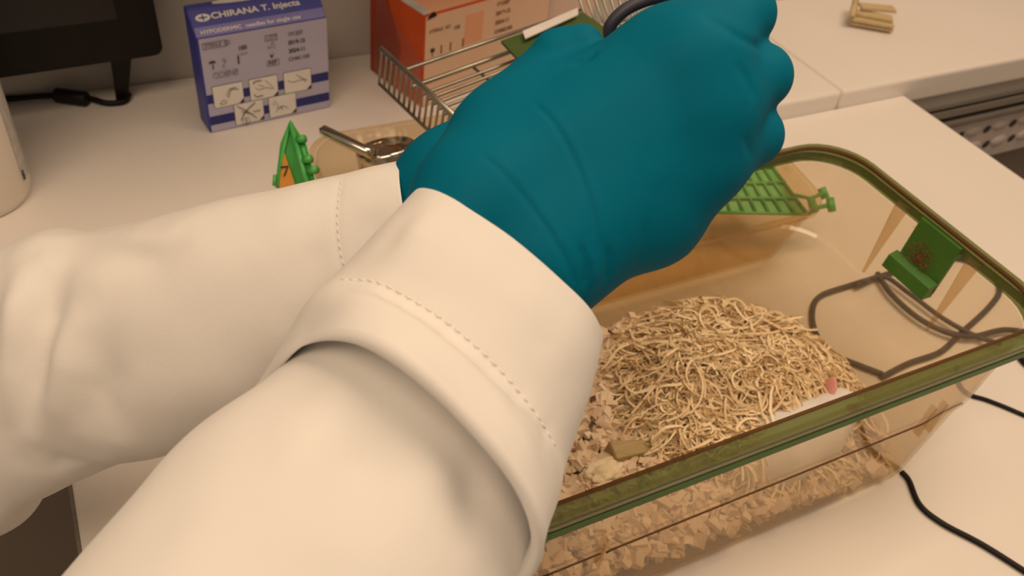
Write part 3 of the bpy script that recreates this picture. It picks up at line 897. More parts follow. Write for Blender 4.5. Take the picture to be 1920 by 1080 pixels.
for sy in (-1, 1):
    bm = bmesh.new(); bmesh.ops.create_uvsphere(bm, u_segments=16, v_segments=10, radius=1)
    M = Matrix.Translation((0.518, 0.292+sy*0.0145, 0.055)) @ Matrix.Rotation(-sy*0.5, 4, 'X') @ Matrix.Rotation(0.5, 4, 'Y')
    for v in bm.verts: v.co = M @ Vector((v.co.x*0.0022, v.co.y*0.0075, v.co.z*0.0095))
    link('ear', bm_mesh('ear', bm), skinpink, rat, smooth=True)
    bm = bmesh.new(); bmesh.ops.create_uvsphere(bm, u_segments=10, v_segments=8, radius=0.0022, matrix=Matrix.Translation((0.536, 0.299+sy*0.0115, 0.039)))
    link('eye', bm_mesh('eye', bm), eye_r, rat, smooth=True)
bm = bmesh.new(); bmesh.ops.create_uvsphere(bm, u_segments=10, v_segments=8, radius=0.0028, matrix=Matrix.Translation((0.555, 0.306, 0.026)))
link('nose', bm_mesh('nose', bm), skinpink, rat, smooth=True)
tube('tail', catmull([(0.398, 0.281, 0.030), (0.385, 0.285, 0.024), (0.365, 0.31, 0.022), (0.355, 0.35, 0.022), (0.37, 0.38, 0.022)], 8), np.linspace(0.005, 0.0015, 33), skinpink, rat, 8)

# crumb and wooden block on the bedding
c = PZ(1130, 888, 0.034)
bm = bmesh.new(); bmesh.ops.create_icosphere(bm, subdivisions=4, radius=1)
from mathutils import noise as mnoise
for v in bm.verts:
    k = 1+0.28*mnoise.noise(v.co*2.3)+0.16*mnoise.noise(v.co*6)
    v.co = Vector((v.co.x*0.017*k+c[0], v.co.y*0.011*k+c[1], v.co.z*0.008*k+0.036))
tag(link('food_crumb', bm_mesh('food_crumb', bm), crumb, None, smooth=True), 'pale yellowish crumbly lump on the wood chips beside the near rim', 'crumb')
c = PZ(1185, 845, 0.036)
me = box_mesh('wood_block', -0.020, 0.020, -0.009, 0.009, -0.007, 0.007, 0.002)
for v in me.vertices:
    if v.co.x > 0.01: v.co.y *= 0.55; v.co.z *= 0.7
o = link('gnaw_block', me, woodblk); o.location = (c[0], c[1], 0.036); o.rotation_euler = (0.1, 0.12, -0.12)
tag(o, 'olive brown wooden gnawing block among the chips by the crumb', 'wood block')

# ---------------------------------------------------------------- second amber tray (tilted on the worktop edge) with lid and bottle
TILT = math.radians(7.0)
TM_ = Matrix.Translation((0.0, 0.506, 0.0)) @ Matrix.Rotation(TILT, 4, 'X')
tray = empty('amber_tray', (0, 0, 0)); tray.matrix_world = TM_
tray.location = TM_.translation; tray.rotation_euler = (TILT, 0, 0)
PINV[tray.name] = Matrix()
tag(tray, 'smaller amber plastic cage tilted behind the large one', 'cage')
tx0, tx1, td, th_ = 0.178, 0.668, 0.235, 0.086
tcx, thx = (tx0+tx1)/2, (tx1-tx0)/2
def tring(ins, z, r): return [(tcx+x, td/2-0.01+y, z) for x, y in rrect(thx-ins, td/2+0.004-ins, r, 6)]
loft('wall_shell', [tring(0.03, 0.001, 0.02), tring(0.017, 0.003, 0.03), tring(0.012, 0.012, 0.034), tring(0.004, th_-0.006, 0.036), tring(0, th_-0.005, 0.036), tring(0, th_, 0.036), tring(0.005, th_, 0.034)], amber2, tray, cap0=True)
loft('inner_shell', [tring(0.006, th_, 0.034), tring(0.006, th_-0.006, 0.034), tring(0.014, 0.013, 0.033), tring(0.03, 0.004, 0.02)], amber2, tray, cap1=True)

# lattice card holder seen at the tray's right end
lat = empty('lattice_holder', (0.70, 0.58, 0.03)); worldparent(lat)
tag(lat, 'bright green lattice card holder at the right end of the tilted tray', 'card holder')
q00, q10, q01, q11 = [Vector(PZ(*p)) for p in ((1345, 398, 0.052), (1515, 402, 0.050), (1330, 318, 0.078), (1452, 312, 0.078))]
def lp(u, v): return q00*(1-u)*(1-v)+q10*u*(1-v)+q01*(1-u)*v+q11*u*v
nl = (q10-q00).cross(q01-q00).normalized()
quad_prism('back_plate', [lp(0, 0)-nl*0.003, lp(1, 0)-nl*0.003, lp(1, 1)-nl*0.003, lp(0, 1)-nl*0.003], 0.0015, green_b, lat, nl)
nb = 7
for i in range(nb+1):
    u = i/nb
    tube('slat', [lp(u, 0), lp(min(1, u*0.97), 1)], 0.0016, green_b, lat, 6)
for j in range(4):
    tube('cross_slat', [lp(0, j/3), lp(1, j/3)], 0.0017, green_b, lat, 6)
for (a, b) in (((1540, 352), (1548, 372)), ((1556, 372), (1560, 396)), ((1520, 372), (1528, 398))):
    tube('clip', [PZ(a[0], a[1], 0.062), PZ(b[0], b[1], 0.054)], 0.0045, green_b, lat, 8)

tube('clip_bar', [q10, Vector(PZ(1528, 390, 0.056)), Vector(PZ(1558, 384, 0.056))], 0.0026, green_b, lat, 8)
tube('clip_bar', [q10.lerp(q11, 0.4), Vector(PZ(1520, 372, 0.06)), Vector(PZ(1545, 362, 0.06))], 0.0022, green_b, lat, 8)
# numbered holder at the tray's left end
nh = empty('number_holder', (0.15, 0.70, 0.06)); worldparent(nh)
tag(nh, 'bright green holder with an orange card numbered 7 beside the sleeve', 'card holder')
A = Vector(PZ(546, 226, 0.125)); B = Vector(PZ(588, 330, 0.100)); Cc = Vector(PZ(556, 352, 0.075)); D = Vector(PZ(512, 362, 0.072))
nn = (B-A).cross(D-A).normalized()
if nn.x > 0: nn = -nn
quad_prism('plate', [A, Vector(PZ(575, 272, 0.113)), Vector(PZ(592, 345, 0.095)), Vector(PZ(548, 362, 0.075)), Vector(PZ(518, 352, 0.072)), Vector(PZ(528, 270, 0.105))], 0.002, green_b, nh, nn)
def onp(x, y, off):                     # point of the holder plane met by a pixel
    r = Vector(ray(x, y)); c0 = Vector(CAM)
    t = (A+nn*off-c0).dot(nn)/r.dot(nn)
    return c0+r*t
quad_prism('card', [onp(532, 282, 0.002), onp(553, 345, 0.002), onp(556, 362, 0.002), onp(524, 362, 0.002), onp(526, 315, 0.002)], 0.0006, orange_c, nh, nn)
for a, b in (((526, 314), (540, 312)), ((540, 312), (533, 330))):
    tube('numeral', [onp(*a, 0.0032), onp(*b, 0.0032)], 0.0009, ink, nh, 6)
tube('frame_bar', [onp(545, 232, 0.003), onp(562, 296, 0.003), onp(578, 350, 0.003)], 0.0026, green_b, nh, 8)
tube('frame_bar', [onp(541, 240, 0.003), onp(529, 290, 0.003), onp(520, 350, 0.003)], 0.0016, green_b, nh, 8)
for x, y in ((563, 262), (575, 300), (586, 320)):
    tube('knob', [onp(x-4, y, 0.002), onp(x+8, y-2, 0.002)], 0.0042, green_b, nh, 8)
tube('foot_clip', [onp(516, 328, 0.003), onp(514, 348, 0.003)], 0.002, green_b, nh, 8)

# water bottle with steel cap and drinking tube
wb = empty('water_bottle', tuple(PZ(725, 300, 0.055))); worldparent(wb)
tag(wb, 'drinking bottle with domed steel cap and spout lying in the tilted tray', 'bottle')
cc = Vector(PZ(722, 272, 0.098))
ax = Vector((-0.10, 0.35, 0.93)).normalized()
MW = Matrix.Translation(cc) @ ax.to_track_quat('Z', 'Y').to_matrix().to_4x4()
lathe('cap', [(0.0295, -0.020), (0.031, -0.019), (0.031, -0.004), (0.0300, -0.002), (0.0275, 0.000), (0.0270, -0.0035), (0.018, -0.006), (0.008, -0.002), (0.003, -0.001)], chrome, wb, 40, M=MW)
lathe('bottle_body', [(0.0285, -0.021), (0.0300, -0.030), (0.031, -0.075), (0.028, -0.078)], clear('bottle_glass', (0.86, 0.92, 0.86), None, 0, 0.03), wb, 32, M=MW)
t0, t1 = Vector(PZ(700, 290, 0.106)), Vector(PZ(603, 243, 0.118))
tube('spout', [t0, t0.lerp(t1, 0.15), t0.lerp(t1, 0.97), t1], [0.0056, 0.0056, 0.0056, 0.0046], chrome, wb, 16)
bm = bmesh.new(); bmesh.ops.create_uvsphere(bm, u_segments=12, v_segments=8, radius=0.0022, matrix=Matrix.Translation(t1+(t1-t0).normalized()*0.0005))
link('ball_valve', bm_mesh('ball_valve', bm), chrome, wb, smooth=True)

# wire lid
lid = empty('wire_cage_lid', tuple(PZ(800, 240, 0.12))); worldparent(lid)
tag(lid, 'steel wire cage lid lying across the tilted tray before the orange carton', 'cage lid')
E_A = Vector(PZ(716, 92, 0.185)); E_B = Vector(PZ(878, 240, 0.170))     # left top rail, far and near ends
ly = (E_B-E_A); lyl = ly.length; ly.normalize()
lx = Vector(PZ(1085, 8, 0.185))-Vector(PZ(763, 116, 0.185)); lxl = lx.length; lx.normalize()
lz = lx.cross(ly); lz = -lz if lz.z < 0 else lz
lz.normalize()
tube('top_rail', [E_A-ly*0.002, E_B+ly*0.02], 0.0026, steel, lid, 8)
tube('bottom_rail', [E_A-lz*0.040, E_B+ly*0.02-lz*0.040], 0.0018, steel, lid, 8)
nb = 19
for i in range(nb):
    p = E_A+ly*(lyl+0.015)*(i/(nb-1))
    tube('side_bar', [p, p-lz*0.040], 0.0013, steel, lid, 6)
S0 = E_A+ly*(lyl*0.28)
tube('back_rail', [S0, S0+lx*lxl*1.02], 0.0020, steel, lid, 8)
tube('back_rail', [S0+ly*0.014-lz*0.010, S0+ly*0.014-lz*0.010+lx*lxl*0.9], 0.0024, steel, lid, 8)
for i in range(13):
    p = S0+ly*(0.026+i*0.0085)-lz*0.012
    tube('floor_bar', [p+lx*0.004, p+lx*0.30], 0.0017, steel, lid, 6)
for k in (0.08, 0.20):
    tube('cross_bar', [S0+lx*k+ly*0.012-lz*0.015, S0+lx*k+ly*0.13-lz*0.015], 0.0015, steel, lid, 6)
# hopper bars at the right end
HP = [Vector(PZ(1088+i*15, 4+i*1.0, 0.185)) for i in range(8)]
for p in HP:
    tube('hopper_bar', [p+Vector((0, 0.035, 0.03)), p, p+Vector((0.004, -0.045, -0.035))], 0.0016, steel, lid, 6)
tube('hopper_rail', [HP[0]+Vector((-0.008, 0.012, 0.012)), HP[-1]+Vector((0.012, 0.012, 0.012))], 0.0020, steel, lid, 6)
# dark green plate and clear card sleeve leaning on the lid
gp = empty('green_plate', tuple(PZ(990, 90, 0.19))); worldparent(gp)
tag(gp, 'dark green card plate leaning on the wire lid behind the thumb', 'plate')
quad_prism('plate', [PZ(940, 76, 0.190), PZ(1092, 22, 0.190), PZ(1150, 62, 0.186), PZ(1000, 140, 0.186)], 0.003, green_d, gp)
quad_prism('card_edge', [PZ(980, 58, 0.1955), PZ(1084, 14, 0.1955), PZ(1084, 27, 0.1955), PZ(985, 72, 0.1955)], 0.0012, white_p, gp)

# ---------------------------------------------------------------- blue carton
def carton_frame(p0, p1):
    """local frame: origin at the front lower left corner, x along the front, y into the box, z up"""
    p0, p1 = Vector(p0), Vector(p1)
    x = (p1-p0); w = x.length; x.normalize(); z = Vector((0, 0, 1)); y = z.cross(x)
    M = Matrix((x, y, z)).transposed().to_4x4(); M.translation = p0
    return M, w
MB, BW = carton_frame((0.119, 0.888, WT), (0.263, 0.904, WT))
bc = empty('needle_carton', (0, 0, 0)); bc.location = MB.translation; bc.rotation_euler = MB.to_euler()
tag(bc, 'blue and lavender carton of needles with printed pictograms against the wall', 'carton')
BH, BD, BS = 0.115, 0.034, 0.022
# body: front up to BH, then the lid slopes back
prof = [(0, 0), (0, BH), (BS, BH+0.022), (BD, BH+0.022), (BD, 0)]
V = [(0, y, z) for y, z in prof]+[(BW, y, z) for y, z in prof]
me = mesh_py('carton_body', V, [(0, 1, 2, 3, 4), (9, 8, 7, 6, 5)]+[(i, i+5, (i+1) % 5+5, (i+1) % 5) for i in range(5)])
bmm = bmesh.new(); bmm.from_mesh(me); bmesh.ops.recalc_face_normals(bmm, faces=bmm.faces[:]); bmesh.ops.bevel(bmm, geom=bmm.edges[:], offset=0.0012, segments=2, affect='EDGES'); bmm.to_mesh(me); bmm.free()
link('carton_body', me, blue_d, bc)
def front(name, x0, x1, z0, z1, m, off=0.0003, th=0.0003):
    return box(name, x0, x1, -off-th, -off, z0, z1, m, bc)
front('front_panel', 0.002, BW-0.0005, 0.001, BH-0.001, blue_l, 0, 0.0003)
sy_, sz_ = BS, 0.022
sn = Vector((0, -sz_, sy_)).normalized()
def slope_pt(x, t, off): return Vector((x, BS*t, BH+0.022*t))+sn*off
quad_prism('slope_band', [slope_pt(0.001, 0.02, 0), slope_pt(BW-0.001, 0.02, 0), slope_pt(BW-0.001, 0.36, 0), slope_pt(0.001, 0.36, 0)], 0.0003, blue_m, bc, sn)
TF = Matrix.Rotation(math.radians(90), 4, 'X')          # text upright on the front (faces -y)
def ft(body, x, z, size, m, sx=1.0, bold=0.0):
    return text('lettering', body, size, Matrix.Translation((x, -0.0008, z)) @ TF, m, bc, 0.0001, 'LEFT', sx, bold)
sa = math.atan2(sz_, sy_)
def stx(body, x, t, size, m, sx=1.0, bold=0.0):
    return text('lettering', body, size, Matrix.Translation(slope_pt(x, t, 0.0005)) @ Matrix.Rotation(sa, 4, 'X'), m, bc, 0.0001, 'LEFT', sx, bold)
stx('HYPODERMIC  needles for single use', 0.006, 0.11, 0.0058, white_p, 1.22, 0.0001)
stx('CHIRANA T. Injecta', 0.022, 0.58, 0.0088, white_p, 1.32, 0.0002)
bm = bmesh.new(); bmesh.ops.create_cone(bm, cap_ends=True, segments=24, radius1=0.0065, radius2=0.0065, depth=0.0004)
for v in bm.verts: v.co = Vector((v.co.x*1.2, v.co.y*0.62, v.co.z))
me = bm_mesh('emblem', bm); me.transform(Matrix.Translation(slope_pt(0.0135, 0.66, 0.0003)) @ Matrix.Rotation(sa, 4, 'X'))
link('emblem', me, white_p, bc)
me = box_mesh('emblem_mark', -0.0045, 0.0045, -0.0007, 0.0007, 0, 0.0003); me.transform(Matrix.Translation(slope_pt(0.0135, 0.66, 0.0006)) @ Matrix.Rotation(sa, 4, 'X')); link('emblem_mark', me, blue_d, bc)
me = box_mesh('emblem_mark', -0.0007, 0.0007, -0.003, 0.003, 0, 0.0003); me.transform(Matrix.Translation(slope_pt(0.0135, 0.66, 0.0006)) @ Matrix.Rotation(sa, 4, 'X')); link('emblem_mark', me, blue_d, bc)
bm = bmesh.new(); bmesh.ops.create_cone(bm, cap_ends=True, segments=40, radius1=0.05, radius2=0.05, depth=0.0006)
for v in bm.verts: v.co = Vector((v.co.x*0.88, v.co.y*0.115, v.co.z))
me = bm_mesh('lid_window', bm); me.transform(Matrix.Translation((BW*0.5, BS+0.0062, BH+0.0225)))
link('lid_window', me, white_p, bc)
# navy bands, pictogram tiles
front('navy_band', 0.002, BW-0.001, 0.037, 0.048, blue_n, 0.0003, 0.0002)
front('navy_band', 0.002, BW-0.001, 0.010, 0.021, blue_n, 0.0003, 0.0002)
def tile(x, z, w, h):
    c = 0.006
    pts = [(x, z), (x+w-c, z), (x+w, z+c), (x+w, z+h), (x, z+h)]
    for nm, e, yy, m in (('tile_border', 0.0006, 0.0006, ink), ('tile', 0, 0.0009, white_p)):
        P = [Vector((px, 0, pz)) for px, pz in pts]
        cen = sum(P, Vector())/len(P)
        P = [p+(p-cen).normalized()*e for p in P]
        quad_prism(nm, [p+Vector((0, -yy, 0)) for p in P], 0.0002, m, bc, Vector((0, -1, 0)))
    quad_prism('tile_corner', [Vector((x+w-c+0.001, -0.0009, z)), Vector((x+w, -0.0009, z)), Vector((x+w, -0.0009, z+c-0.001))], 0.0002, ink, bc, Vector((0, -1, 0)))
tiles = [(0.009, 0.031, 0.033, 0.026), (0.050, 0.031, 0.032, 0.026), (0.090, 0.031, 0.032, 0.026), (0.030, 0.004, 0.033, 0.026), (0.070, 0.004, 0.032, 0.026)]
for t in tiles: tile(*t)
def stroke(pts, r=0.0006, m=inkgrey):
    tube('drawing', [(x, -0.0012, z) for x, z in catmull(pts, 5)[:, :2]] if len(pts) > 2 else [(x, -0.0012, z) for x, z in pts], r, m, bc, 6, 0.3)
x, z = 0.009, 0.031
stroke([(x+0.014, z+0.012), (x+0.018, z+0.020), (x+0.026, z+0.021)]); stroke([(x+0.016, z+0.010), (x+0.020, z+0.019), (x+0.028, z+0.018)], 0.0008, ink); stroke([(x+0.006, z+0.004), (x+0.010, z+0.008), (x+0.014, z+0.005), (x+0.009, z+0.003), (x+0.006, z+0.005)])
x = 0.050
stroke([(x+0.004, z+0.020), (x+0.006, z+0.023), (x+0.014, z+0.023)], 0.0009, ink); stroke([(x+0.004, z+0.008), (x+0.006, z+0.004), (x+0.014, z+0.004)], 0.0009, ink)
stroke([(x+0.006, z+0.015), (x+0.010, z+0.012), (x+0.018, z+0.013), (x+0.026, z+0.010)]); stroke([(x+0.018, z+0.022), (x+0.024, z+0.015), (x+0.028, z+0.009)]); stroke([(x+0.010, z+0.018), (x+0.016, z+0.015)])
x = 0.090
stroke([(x+0.004, z+0.017), (x+0.007, z+0.014), (x+0.012, z+0.013), (x+0.020, z+0.014), (x+0.027, z+0.013)]); stroke([(x+0.014, z+0.022), (x+0.021, z+0.016), (x+0.027, z+0.012)]); stroke([(x+0.020, z+0.018), (x+0.025, z+0.010)])
x, z = 0.030, 0.004
stroke([(x+0.003, z+0.024), (x+0.014, z+0.015), (x+0.024, z+0.004)], 0.001, ink); stroke([(x+0.024, z+0.024), (x+0.012, z+0.015), (x+0.006, z+0.005)], 0.001, ink); stroke([(x+0.008, z+0.016), (x+0.016, z+0.012), (x+0.020, z+0.010)], 0.0012); stroke([(x+0.021, z+0.013), (x+0.029, z+0.013)], 0.0009)
stroke([(x+0.012+0.004*math.cos(a), z+0.003+0.004*math.sin(a)) for a in np.linspace(0, 6.28, 9)], 0.0005, ink); stroke([(x+0.012, z+0.001), (x+0.012, z+0.005)], 0.0006, ink)
x = 0.070
stroke([(x+0.006, z+0.022), (x+0.010, z+0.014), (x+0.008, z+0.006)]); stroke([(x+0.010, z+0.010), (x+0.016, z+0.012), (x+0.022, z+0.008)], 0.0008); stroke([(x+0.005, z+0.018), (x+0.006, z+0.016)], 0.001, ink); stroke([(x+0.013, z+0.012), (x+0.015, z+0.008)], 0.0012, ink)
# small print
ft('STERILE  EO', 0.007, 0.1035, 0.0062, inkgrey, 0.85)
ft('100', 0.042, 0.0945, 0.0068, ink, 0.95, 0.0001)
for tz, tl, a in ((0.1005, '191207', 0.0), (0.0905, '2019-12', 0), (0.0805, '2024-11', 0), (0.0705, 'CHM1100', 0)):
    ft(tl, 0.098 if tl != 'CHM1100' else 0.097, tz, 0.0066, ink if '-' in tl else inkgrey, 0.9, 0.0001)
def frame(x, z, w, h):
    for a, b in (((x, z), (x+w, z)), ((x+w, z), (x+w, z+h)), ((x+w, z+h), (x, z+h)), ((x, z+h), (x, z))):
        tube('outline', [(a[0], -0.0006, a[1]), (b[0], -0.0006, b[1])], 0.0003, inkgrey, bc, 4)
ft('LOT', 0.074, 0.1005, 0.0062, inkgrey); frame(0.0725, 0.0990, 0.0135, 0.0068)
ft('REF', 0.074, 0.0705, 0.0062, ink); frame(0.0725, 0.0690, 0.0135, 0.0068)
frame(0.005, 0.1020, 0.026, 0.0068)
stroke([(0.075, 0.0885), (0.075, 0.093), (0.079, 0.0905), (0.079, 0.096), (0.082, 0.096), (0.082, 0.0885)], 0.0004)
stroke([(0.0765, 0.0845), (0.0765, 0.082), (0.0800, 0.082), (0.080, 0.0845)], 0.0004); front('icon', 0.0768, 0.0798, 0.079, 0.082, ink, 0.0004)
stroke([(0.013, 0.084), (0.013, 0.078)], 0.0006, ink)
quad_prism('icon', [Vector((0.009, -0.0006, 0.085)), Vector((0.017, -0.0006, 0.085)), Vector((0.0155, -0.0006, 0.0875)), Vector((0.0105, -0.0006, 0.0875))], 0.0003, ink, bc, Vector((0, -1, 0)))
stroke([(0.024, 0.088), (0.027, 0.086), (0.025, 0.083)], 0.0006); stroke([(0.0235, 0.081), (0.025, 0.078)], 0.0008, ink)
stroke([(0.041, 0.089), (0.041, 0.079)], 0.0008, ink); stroke([(0.043, 0.090), (0.052, 0.0905)], 0.0004)
for cx_ in (0.015, 0.021, 0.028, 0.036):
    stroke([(cx_+0.0032*math.cos(a), 0.0705+0.0032*math.sin(a)) for a in np.linspace(0, 6.28, 9)], 0.0004)
stroke([(0.033, 0.068), (0.039, 0.073)], 0.0004); stroke([(0.025, 0.068), (0.031, 0.073)], 0.0004)

# ---------------------------------------------------------------- orange carton in clear wrap
MO, OW = carton_frame((0.368, 0.872, WT), (0.560, 0.925, WT))
oc = empty('orange_carton', (0, 0, 0)); oc.location = MO.translation; oc.rotation_euler = MO.to_euler()
tag(oc, 'orange and peach carton in clear wrap behind the wire lid', 'carton')
OH, OD = 0.118, 0.11
link('carton_body', box_mesh('carton_body', 0, OW, 0, OD, 0, OH, 0.0015), orange_p, oc)
box('front_panel', 0.001, OW-0.001, -0.0004, 0, 0.001, OH-0.001, salmon, oc)
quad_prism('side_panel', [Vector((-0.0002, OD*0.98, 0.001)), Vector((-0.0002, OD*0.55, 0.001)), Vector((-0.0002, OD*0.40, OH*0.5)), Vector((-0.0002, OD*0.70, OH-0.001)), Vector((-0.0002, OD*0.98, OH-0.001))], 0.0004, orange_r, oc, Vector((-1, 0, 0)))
box('top_panel', 0.012, OW-0.002, 0.004, OD-0.002, OH, OH+0.0006, peach, oc)
box('top_flap', 0.0005, 0.012, 0.004, OD-0.002, OH+0.0002, OH+0.0012, label_g, oc)
quad_prism('corner_gap', [Vector((0.002, -0.0006, OH-0.004)), Vector((0.016, -0.0006, OH-0.0015)), Vector((0.012, -0.0006, OH+0.004)), Vector((0.008, -0.0006, OH+0.003))], 0.0008, black, oc, Vector((0, -1, 0)))
def ot(body, x, z, size, m=ink, bold=0.0): return text('lettering', body, size, Matrix.Translation((x, -0.0008, z)) @ TF, m, oc, 0.0001, 'LEFT', 1.0, bold)
inkbr = mat('print_brown', (0.22, 0.11, 0.07, 1), (0.26, 0.14, 0.09, 1), 0.6, 60)
ot('STERILE  EO', 0.006, OH-0.022, 0.006, inkbr); ot('100', 0.042, OH-0.026, 0.0065, inkbr, 0.0001)
for k, (tx, tz) in enumerate(((0.108, OH-0.006), (0.108, OH-0.018), (0.108, OH-0.030), (0.108, OH-0.042))):
    ot(('191207', '2019-12', '2024-11', 'CHM2100')[k], tx, tz-0.006, 0.007, inkbr, 0.0002)
box('icon', 0.009, 0.015, -0.0008, -0.0005, OH-0.047, OH-0.042, ink, oc); box('icon', 0.0115, 0.0125, -0.0008, -0.0005, OH-0.053, OH-0.047, ink, oc)
for xx in (0.024, 0.038, 0.057):
    box('icon', xx, xx+0.0022, -0.0008, -0.0005, OH-0.052, OH-0.041, inkbr, oc)
box('orange_patch', 0.060, 0.088, -0.0007, -0.0004, OH-0.05, OH-0.012, peach, oc)
wrap = clear('clear_wrap', (0.98, 0.96, 0.95), (0.8, 0.7, 0.65), 0.03, 0.12)
quad_prism('wrap_fold', [Vector((-0.003, OD*0.9, 0.002)), Vector((-0.002, 0.002, 0.001)), Vector((-0.0035, 0.001, OH*0.55)), Vector((-0.003, OD*0.5, OH*0.8)), Vector((-0.0035, OD*0.8, OH))], 0.0003, wrap, oc, Vector((-1, 0, 0)))

pk = empty('paper_packet', (0, 0, 0)); pk.location = MO @ Vector((OW+0.004, 0.012, 0)); pk.rotation_euler = MO.to_euler()
tag(pk, 'pale pinkish paper packet right of the orange carton', 'packet')
link('packet_body', box_mesh('packet_body', 0, 0.10, 0, 0.05, 0, 0.115, 0.003, 3), mat('packet_pink', (0.62, 0.46, 0.38, 1), (0.70, 0.54, 0.45, 1), 0.6, 16), pk)
tube('packet_seam', catmull([(0.03, -0.001, 0.112), (0.045, -0.001, 0.098), (0.062, -0.001, 0.088), (0.072, -0.001, 0.086)], 5), 0.0014, inkbr, pk, 6)
box('packet_flap', 0.004, 0.096, -0.0015, 0, 0.10, 0.114, salmon, pk, 0.0004)

# ---------------------------------------------------------------- screen on its stand, with cable and ferrite
mo = empty('flat_screen', (0.0, 0.96, WT)); worldparent(mo)
tag(mo, 'black flat screen with wide bezel on a thin stand at the wall', 'screen')
RM = Matrix.Translation((0.0915, 0.955, 0.094)) @ Matrix.Rotation(math.radians(3.0), 4, 'Z') @ Matrix.Rotation(math.radians(-6), 4, 'X')
def mpart(name, pts2, y0, y1, m):
    n = len(pts2)
    V = [RM @ Vector((x, y0, z)) for x, z in pts2]+[RM @ Vector((x, y1, z)) for x, z in pts2]
    me = mesh_py(name, V, [tuple(range(n)), tuple(range(2*n-1, n-1, -1))]+[(i, n+i, n+(i+1) % n, (i+1) % n) for i in range(n)])
    b = bmesh.new(); b.from_mesh(me); bmesh.ops.recalc_face_normals(b, faces=b.faces[:]); b.to_mesh(me); b.free()
    return link(name, me, m, mo)
def rr2(x0, x1, z0, z1, r):
    return [((x0+x1)/2+a, (z0+z1)/2+b) for a, b in rrect((x1-x0)/2, (z1-z0)/2, r, 5)]
mpart('casing', rr2(-0.52, 0, 0, 0.33, 0.010), 0.0, 0.035, black)
mpart('bezel_step', rr2(-0.50, -0.036, 0.038, 0.31, 0.002), -0.0012, 0.0, black)
mpart('panel', rr2(-0.50, -0.040, 0.046, 0.31, 0.001), -0.0016, -0.0012, screenm)
lt = RM @ Vector((-0.040, 0.010, 0.004)); lb = Vector(PZ(232, 186, WT+0.002))
quad_prism('stand_leg', [lt+Vector((-0.013, 0, 0.01)), lt+Vector((0.011, 0, 0.01)), lb+Vector((0.006, 0, 0.003)), lb+Vector((0.004, 0, -0.002)), lb+Vector((-0.008, 0, -0.002))], 0.008, black, mo, Vector((0, 1, 0)))
cb_ = empty('power_cable', tuple(PZ(105, 182, WT))); worldparent(cb_)
tag(cb_, 'black power cable with ferrite bead below the screen', 'cable')
tube('cable', catmull([PZ(-60, 190, WT+0.005), PZ(30, 184, WT+0.005), PZ(105, 179, WT+0.006), PZ(165, 184, WT+0.006), PZ(200, 193, WT+0.004), PZ(232, 190, WT+0.004), PZ(242, 176, WT+0.006)], 8), 0.0034, black, cb_, 10)
f0, f1 = Vector(PZ(104, 178, WT+0.0085)), Vector(PZ(164, 186, WT+0.0085))
tube('ferrite', [f0, f0.lerp(f1, 0.06), f0.lerp(f1, 0.94), f1], [0.0072, 0.0085, 0.0085, 0.0072], black, cb_, 16)

# ---------------------------------------------------------------- white bottle
bt = empty('white_bottle', (-0.116, 0.843, WT)); worldparent(bt)
tag(bt, 'white plastic bottle with a printed label at the left edge', 'bottle')
lathe('bottle_body', [(0.044, 0), (0.048, 0.002), (0.0505, 0.010), (0.0505, 0.16), (0.046, 0.175), (0.022, 0.19), (0.020, 0.21)], bottle_w, bt, 56, (-0.116, 0.843, WT))
lathe('cap', [(0.022, 0.205), (0.023, 0.207), (0.023, 0.228), (0.020, 0.230)], bottle_w, bt, 40, (-0.116, 0.843, WT))
V, Fc = [], []
for i in range(14):
    a = math.radians(-26+i*5.0)
    for z in (0.022, 0.15):
        V.append((-0.116+0.0509*math.cos(a), 0.843+0.0509*math.sin(a), WT+z))
for i in range(13): Fc.append((2*i, 2*i+2, 2*i+3, 2*i+1))
link('label', mesh_py('label', V, Fc), label_g, bt)
for k, zz in enumerate((0.024, 0.029)):
    a = math.radians(-24)
    p = Vector((-0.116+0.0513*math.cos(a), 0.843+0.0513*math.sin(a), WT+zz))
    tube('print_mark', [p, p+Vector((0.0004, 0.001, 0.005))], 0.0011, ink, bt, 6)

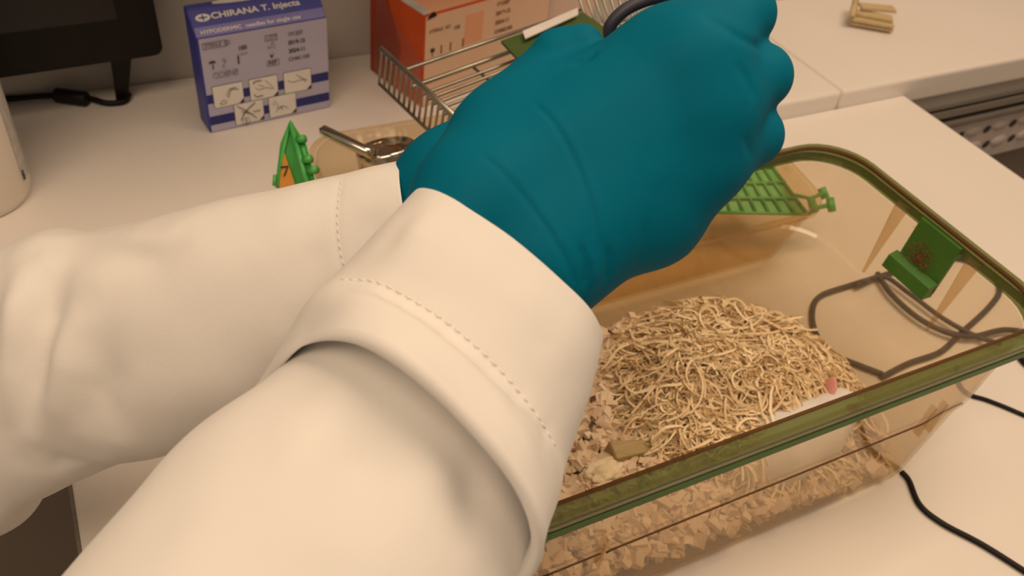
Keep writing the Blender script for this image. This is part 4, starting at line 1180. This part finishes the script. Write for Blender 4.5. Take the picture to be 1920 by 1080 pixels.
# ---------------------------------------------------------------- little bundle on the right worktop
sb = empty('stick_bundle', tuple(PZ(1630, 45, WT))); worldparent(sb)
tag(sb, 'small bundle of flat beige sticks lying on the right worktop', 'stick bundle')
for k, (a, b, z, w) in enumerate((((1592, 42), (1672, 56), WT+0.004, 0.009), ((1594, 36), (1674, 50), WT+0.011, 0.008), ((1598, 24), (1672, 38), WT+0.016, 0.010), ((1612, 14), (1676, 20), WT+0.022, 0.010))):
    p, q = Vector(PZ(*a, z)), Vector(PZ(*b, z))
    d = (q-p).normalized(); s = Vector((0, 0, 1)).cross(d)*w
    quad_prism('stick', [p-s, q-s, q+s, p+s], 0.004, sticks, sb, Vector((0, 0, 1)))
p, q = Vector(PZ(1598, 30, WT+0.022)), Vector(PZ(1606, -6, WT+0.028))
tube('stick', [p, q], 0.005, sticks, sb, 6, 0.5)

# ---------------------------------------------------------------- cables on the table
coil = [(1650, 712), (1700, 686), (1760, 664), (1800, 628), (1850, 582), (1872, 547), (1852, 512), (1790, 488), (1720, 500), (1655, 520), (1590, 540), (1535, 560), (1521, 592), (1530, 635), (1560, 668), (1610, 690), (1652, 706)]
path = [np.array([*PZ(x, y, 0.0)[:2], 0.0032]) for x, y in coil]
tail_ = [(1640, 522), (1665, 560), (1715, 605), (1770, 633), (1820, 640), (1880, 628), (1960, 640)]
co = empty('coiled_cable', tuple(PZ(1700, 600, 0))); worldparent(co)
tag(co, 'coiled slate grey cable on the table beyond the cage end wall', 'cable')
tube('cable', catmull(path, 8), 0.0030, cablegrey, co, 8)
tube('cable', catmull([np.array([*PZ(x, y, 0.0)[:2], 0.0075]) for x, y in tail_], 8), 0.0030, cablegrey, co, 8)
tube('cable', catmull([np.array([*PZ(x, y, 0.0)[:2], 0.0075]) for x, y in ((1600, 545), (1650, 528), (1700, 560), (1760, 605), (1820, 638), (1870, 655))], 8), 0.0026, cablegrey, co, 8)
blk = [(1640, 858), (1672, 880), (1688, 888), (1702, 905), (1722, 950), (1765, 985), (1840, 1025), (1930, 1082), (2020, 1140)]
tag(tube('black_cable', catmull([np.array([*PZ(x, y, 0.0)[:2], 0.0026]) for x, y in blk[2:]], 8), 0.0025, black, None, 8), 'black cable curving over the table from the near cage corner', 'cable')
tag(tube('black_cable', catmull([np.array([*PZ(x, y, 0.0)[:2], 0.0022]) for x, y in ((1792, 690), (1796, 722), (1815, 742), (1846, 752), (1880, 765), (1920, 782), (1990, 810))], 8), 0.0021, black, None, 8), 'thin black cable end just right of the cage side', 'cable')
tag(tube('black_cable', catmull([np.array([*PZ(x, y, 0.0)[:2], 0.0032]) for x, y in ((1908, 672), (1925, 690), (1960, 715), (2010, 730))], 8), 0.0031, black, None, 8), 'thick black cable at the right edge of the picture', 'cable')
